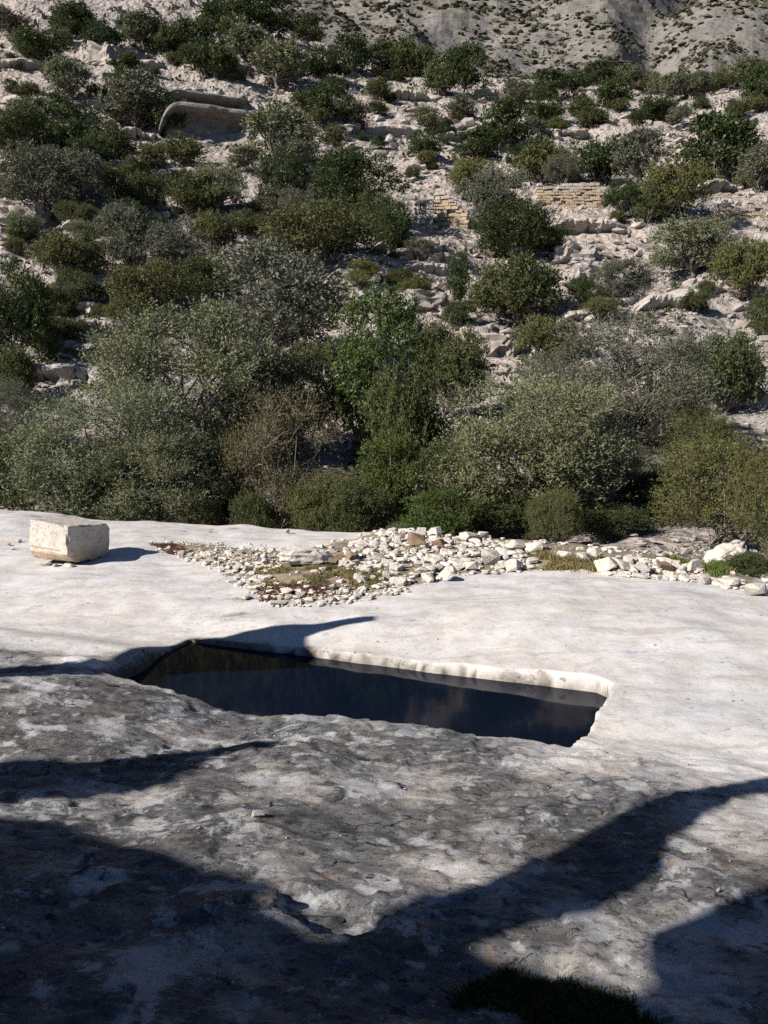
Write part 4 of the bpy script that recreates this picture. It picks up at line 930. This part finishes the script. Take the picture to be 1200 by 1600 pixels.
# ------------------------------------------------------------------ outcrops, ledges and boulders on the slope
def outcrop(px, py, w, hpx, me, label, name='limestone_outcrop', rz=None, deep=0.6, sink=0.3, group='rock outcrops on the slope'):
    p = hit(px, py)
    k = p.y / FPX
    if me in LEDGES:
        return place(me, name, (p.x, p.y, p.z + -0.1 * hpx * k), (0, tr.gauss(0, 0.03), tr.gauss(0.1, 0.1) if rz is None else rz), (w * k * 1.1, max(hpx * k * 1.3, w * k * 0.2), hpx * k * 1.05), label, 'rock', group)
    return place(me, name, (p.x, p.y + w * k * deep * 0.3, p.z + hpx * k * (0.5 - sink)), (tr.gauss(0, 0.05), tr.gauss(0, 0.06), tr.gauss(0, 0.15) if rz is None else rz), (w * k, w * k * deep / 0.6, hpx * k * 2.4), label, 'rock', group)
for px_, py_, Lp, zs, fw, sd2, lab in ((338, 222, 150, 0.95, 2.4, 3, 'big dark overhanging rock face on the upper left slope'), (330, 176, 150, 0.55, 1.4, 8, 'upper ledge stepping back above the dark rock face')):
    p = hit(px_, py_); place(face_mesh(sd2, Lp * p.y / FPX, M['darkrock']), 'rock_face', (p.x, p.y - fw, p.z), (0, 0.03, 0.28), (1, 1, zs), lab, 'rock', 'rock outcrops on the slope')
outcrop(50, 172, 110, 22, LEDGES[2], 'pale ledge running below the tidy round olive', 'limestone_ledge')
outcrop(160, 98, 50, 34, OUTS[0], 'ochre stained boulder on the upper left slope', 'limestone_boulder')
outcrop(30, 345, 70, 40, OUTS[1], 'broken rock with small cave at the left edge', 'limestone_outcrop')
for a in [(60, 600, 150, 34, LEDGES[3], 'lowest long grey ledge at left beside the big olive', 'limestone_ledge'), (110, 560, 150, 30, LEDGES[0], 'middle smooth grey ledge at left', 'limestone_ledge'), (150, 525, 120, 26, LEDGES[1], 'rounded grey ledge above the middle ledge at left', 'limestone_ledge'), (120, 495, 90, 24, LEDGES[2], 'upper grey ledge under the yellow green shrub', 'limestone_ledge'),
          (290, 485, 80, 24, OUTS[2], 'pale outcrop between the pale olives and big olive', 'limestone_outcrop'), (240, 492, 50, 18, OUTS[3], 'small pale outcrop right of the left ledges', 'limestone_outcrop'), (95, 455, 50, 30, OUTS[4], 'pale knob of rock below the yellow green shrub', 'limestone_outcrop'),
          (660, 478, 70, 30, OUTS[5], 'grey boulder pair left of the wide mastic shrub', 'limestone_outcrop'), (768, 560, 80, 50, OUTS[6], 'smooth grey rock hump below the wide mastic shrub', 'limestone_outcrop'), (650, 400, 170, 26, LEDGES[0], 'long sloping grey ledge below the ruined gable', 'limestone_ledge'), (900, 405, 60, 30, OUTS[0], 'split pale boulder right of the bare stemmed carob', 'limestone_outcrop'),
          (920, 370, 170, 30, LEDGES[1], 'grey slab below the coursed wall', 'limestone_ledge'), (1060, 488, 130, 36, LEDGES[2], 'streaked upright rock band below the round olive', 'limestone_ledge'), (920, 445, 60, 40, OUTS[2], 'pale rock left of the grey low shrub', 'limestone_outcrop'), (940, 505, 140, 24, LEDGES[3], 'broken pale ledge above the grey olive', 'limestone_ledge'),
          (1140, 700, 150, 36, OUTS[1], 'white bare rock above the right edge bush', 'white_outcrop'), (1170, 635, 80, 26, OUTS[3], 'small pale rock right of the dark mastic', 'limestone_outcrop'), (1145, 455, 70, 30, OUTS[4], 'pale rock by the yellowish shrub', 'limestone_outcrop'), (690, 600, 50, 40, OUTS[5], 'dark grey rock beside the tall juniper', 'limestone_outcrop'),
          (820, 485, 0, 0, None, '', ''), (1030, 215, 120, 14, LEDGES[0], 'pale terrace ledge at upper right', 'limestone_ledge'), (640, 160, 90, 20, LEDGES[1], 'stony ledge under the skyline ridge trees', 'limestone_ledge'), (600, 215, 120, 20, LEDGES[2], 'stony ledge on the middle slope', 'limestone_ledge'), (150, 280, 130, 20, LEDGES[3], 'ledge with rubble left of the small round olive', 'limestone_ledge')]:
    if a[4]: outcrop(*a)
n = 0
for _ in range(2000):
    if n >= 16: break
    x = tr.uniform(10, 520) if n < 11 else tr.uniform(620, 1180); y = tr.uniform(100, 420) if n < 11 else tr.uniform(200, 560)
    if hidden(x, y) or (260 < x < 420 and 130 < y < 265): continue
    lab = beside(x, y, 'rock ledge')
    if lab is None: continue
    n += 1
    outcrop(x, y, tr.uniform(80, 150), tr.uniform(15, 28), LEDGES[n % 4], lab, 'limestone_ledge', tr.uniform(0.2, 0.42) if x < 560 else tr.uniform(-0.1, 0.2))
n = 0
for _ in range(6000):
    if n >= 200: break
    x = tr.uniform(0, 1200); y = tr.uniform(140, 720)
    if (x > 430 and y < 60 + (x - 430) * 0.3) or hidden(x, y): continue
    p = hit(x, y)
    if p is None or p.y < 26: continue
    w = tr.uniform(8, 26); k = p.y / FPX * w
    lab = beside(x, y, 'loose boulder')
    if lab is None: continue
    n += 1
    place(BOULD[n % 8], 'hill_boulder', (p.x, p.y, p.z + 0.12 * k), (tr.uniform(-.4, .4), tr.uniform(-.4, .4), tr.uniform(0, 6.28)), (k, k * tr.uniform(.7, 1.1), k * tr.uniform(.5, 1.0)), lab, 'boulder', 'loose boulders on the slope')
# loose stones too many to count
HB = [hull_mesh('q', 400 + i, 9, (1, 0.8, 0.6)) for i in range(8)]
def merged(protos, X_, Y_, Z_, Sz, name, mat, label, cat, flat=0.8):
    vs2, fs2, b = [], [], 0
    jj = RNG.integers(0, len(protos), len(X_)); A = RNG.uniform(0, 6.28, len(X_))
    for j, me in enumerate(protos):
        k = jj == j
        co = np.array([v.co[:] for v in me.vertices]); fa = np.array([f.vertices[:] for f in me.polygons if len(f.vertices) == 3])
        ca = np.cos(A[k])[:, None]; sa = np.sin(A[k])[:, None]; s = Sz[k][:, None]
        x = X_[k][:, None] + (co[:, 0] * ca - co[:, 1] * sa) * s; y = Y_[k][:, None] + (co[:, 0] * sa + co[:, 1] * ca) * s
        z = Z_[k][:, None] + co[:, 2] * s * flat + 0.1 * s
        m = int(k.sum()); vs2.append(np.stack([x, y, z], -1).reshape(-1, 3))
        fs2.append((fa[None] + (np.arange(m) * len(co))[:, None, None]).reshape(-1, 3) + b); b += m * len(co)
    o = link_mesh(name, np.vstack(vs2), np.vstack(fs2), mat); return tag(o, label, cat, kind='stuff')
n = 60000
yy = np.exp(RNG.uniform(math.log(15), math.log(185), n)); xx = yy * RNG.uniform(-0.75, 0.75, n)
k = fbm(xx / 6, yy / 6, 3, 611) + 0.2 * RNG.normal(0, 1, n) > 0.16; xx = xx[k][:14000]; yy = yy[k][:14000]
sz = (0.0055 * yy) * (0.5 + 2.2 * RNG.random(len(xx)) ** 3)
k = ~((yy < 24) & ((xx < 2.5) | (shelf(xx, yy, False) > hill(xx, yy) + 1.2))); xx = xx[k]; yy = yy[k]; sz = sz[k]
merged(HB, xx, yy, ground(xx, yy), sz, 'slope_rubble', M['outcrop'], 'loose limestone rubble covering the far slope', 'rubble')

# low scrub on the slope and on the mountain
def scrub(name, X_, Y_, Z_, Sz, mat, label, per=22):
    n = len(X_); d = unit(RNG.normal(0, 1, (n, per, 3))); d[..., 2] = np.abs(d[..., 2])
    c = np.stack([X_, Y_, Z_], -1)[:, None] + d * np.array([1, 1, 0.7]) * (Sz[:, None] * RNG.uniform(0.2, 0.5, (n, per)))[..., None]
    a = unit(d + RNG.normal(0, 0.6, (n, per, 3))); s = unit(np.cross(a, RNG.normal(0, 1, (n, per, 3)))); L = (Sz * 0.42)[:, None, None]
    v = np.stack([c, c + a * L * 0.5 + s * L * 0.3, c + a * L, c + a * L * 0.5 - s * L * 0.3], 2).reshape(-1, 3)
    o = link_mesh(name, v, np.arange(n * per)[:, None] * 4 + np.arange(4), mat, attrs=dict(tone=np.repeat(RNG.random(n * per), 4)))
    return tag(o, label, 'scrub', kind='stuff')
n = 5000; yy = np.exp(RNG.uniform(math.log(24), math.log(170), n)); xx = yy * RNG.uniform(-0.85, 0.85, n)
k = fbm(xx / 9, yy / 9, 2, 631) > 0.0; xx = xx[k][:2300]; yy = yy[k][:2300]
scrub('slope_scrub', xx, yy, hill(xx, yy), 0.35 + 0.007 * yy * RNG.uniform(0.4, 1.3, len(xx)), M['mastic'], 'tiny low scrub dotted over the stony slope')
n = 19000; yy = np.exp(RNG.uniform(math.log(230), math.log(620), n)); xx = yy * RNG.uniform(-0.2, 0.6, n)
k = fbm(xx / 50, yy / 50, 3, 651) + 0.25 * RNG.normal(0, 1, n) > -0.05; xx = xx[k]; yy = yy[k]
merged(HB, xx, yy, mount(xx, yy), 0.0082 * yy * (0.3 + 1.1 * RNG.random(len(xx)) ** 2), 'mountain_scrub', M['mountscrub'], 'sparse grey scrub speckling the mountain', 'scrub', 0.8)

# ------------------------------------------------------------------ ruined dry-stone walls
def cut_stone(seed):
    bm = bmesh.new(); bmesh.ops.create_cube(bm, size=1); rnd = random.Random(seed)
    for v in bm.verts: v.co += Vector((rnd.gauss(0, .05), rnd.gauss(0, .05), rnd.gauss(0, .05)))
    bmesh.ops.bevel(bm, geom=bm.edges[:], offset=0.07, segments=1, affect='EDGES')
    me = bpy.data.meshes.new('stone'); bm.to_mesh(me); bm.free(); return me
CUT = {m: [] for m in ('ochre', 'greywall')}
for m in CUT:
    for i in range(5):
        me = cut_stone(700 + i); me.materials.append(M[m]); CUT[m].append(me)
def wall(px, py, wpx, hpx, label, course=0.34, prof=lambda t: 1.0, mat='ochre', rz=0.0, topgrey=1):
    p = hit(px, py); k = p.y / FPX; Wm, Hm = wpx * k, hpx * k
    root = empty('ruined_wall', p); root.rotation_euler = (0, 0, rz); tag(root, label, 'wall', 'ruined walls on the slope')
    core = link_mesh('wall_core', [(sx * Wm * 0.49, sy * 0.2 + 0.12, sz) for sx in (-1, 1) for sy in (-1, 1) for sz in (-1.2, Hm * min(prof(-0.9), prof(0), prof(0.9)) * 0.9)], [(0, 1, 3, 2), (4, 6, 7, 5), (0, 4, 5, 1), (2, 3, 7, 6), (0, 2, 6, 4), (1, 5, 7, 3)], M['greywall'], root)
    z = -0.8
    while z < Hm:
        ch = course * tr.uniform(0.85, 1.15); x = -Wm / 2 - tr.uniform(0, 0.2)
        while x < Wm / 2:
            L = tr.uniform(0.28, 0.85)
            if z + ch * 0.5 < Hm * (prof(2 * (x + L / 2) / Wm) + 0.25 * mnoise.noise(Vector((x * 0.9, px, 0)))) and tr.random() > 0.05:
                mm = 'greywall' if z + 2.2 * ch * topgrey > Hm * prof(2 * x / Wm) and topgrey else mat
                o = bpy.data.objects.new('stone', tr.choice(CUT[mm])); COL.objects.link(o); o.parent = root
                o.location = (x + L / 2, -0.15 + tr.gauss(0, 0.05), z + ch / 2 + tr.gauss(0, 0.02)); o.scale = (L * 0.96, 0.42, ch * tr.uniform(0.85, 1.0)); o.rotation_euler = (tr.gauss(0, .05), tr.gauss(0, .05), tr.gauss(0, .08))
            x += L
        z += ch
wall(694, 350, 62, 44, 'ruined gable of ochre stone with stepped broken top', 0.32, lambda t: 0.55 + 0.6 * (1 - abs(t + 0.2)), rz=-0.2)
wall(662, 352, 26, 40, 'rough grey corner stub of the ruined gable', 0.42, lambda t: 1.0 - 0.15 * t, 'greywall', rz=-0.1, topgrey=0)
wall(890, 322, 98, 36, 'long coursed ochre stone wall on the right terrace', 0.30, lambda t: 0.85 + 0.12 * math.sin(4 * t), rz=0.0)
wall(1165, 342, 90, 26, 'low reddish stone wall at the right edge', 0.34, lambda t: 0.8 + 0.2 * math.sin(7 * t), rz=0.1)
wall(850, 152, 40, 12, 'small distant ochre wall under the mountain', 0.5, rz=0.0, topgrey=0)
wall(760, 158, 36, 14, 'distant tan wall on the middle skyline', 0.5, rz=0.0, topgrey=0)
wall(975, 130, 60, 12, 'distant tan terrace wall among the belt of trees', 0.5, rz=0.0, topgrey=0)
wall(1190, 545, 40, 20, 'short ochre wall piece at the right edge below the shrub', 0.3, lambda t: 0.7 + 0.3 * t, rz=0.0)
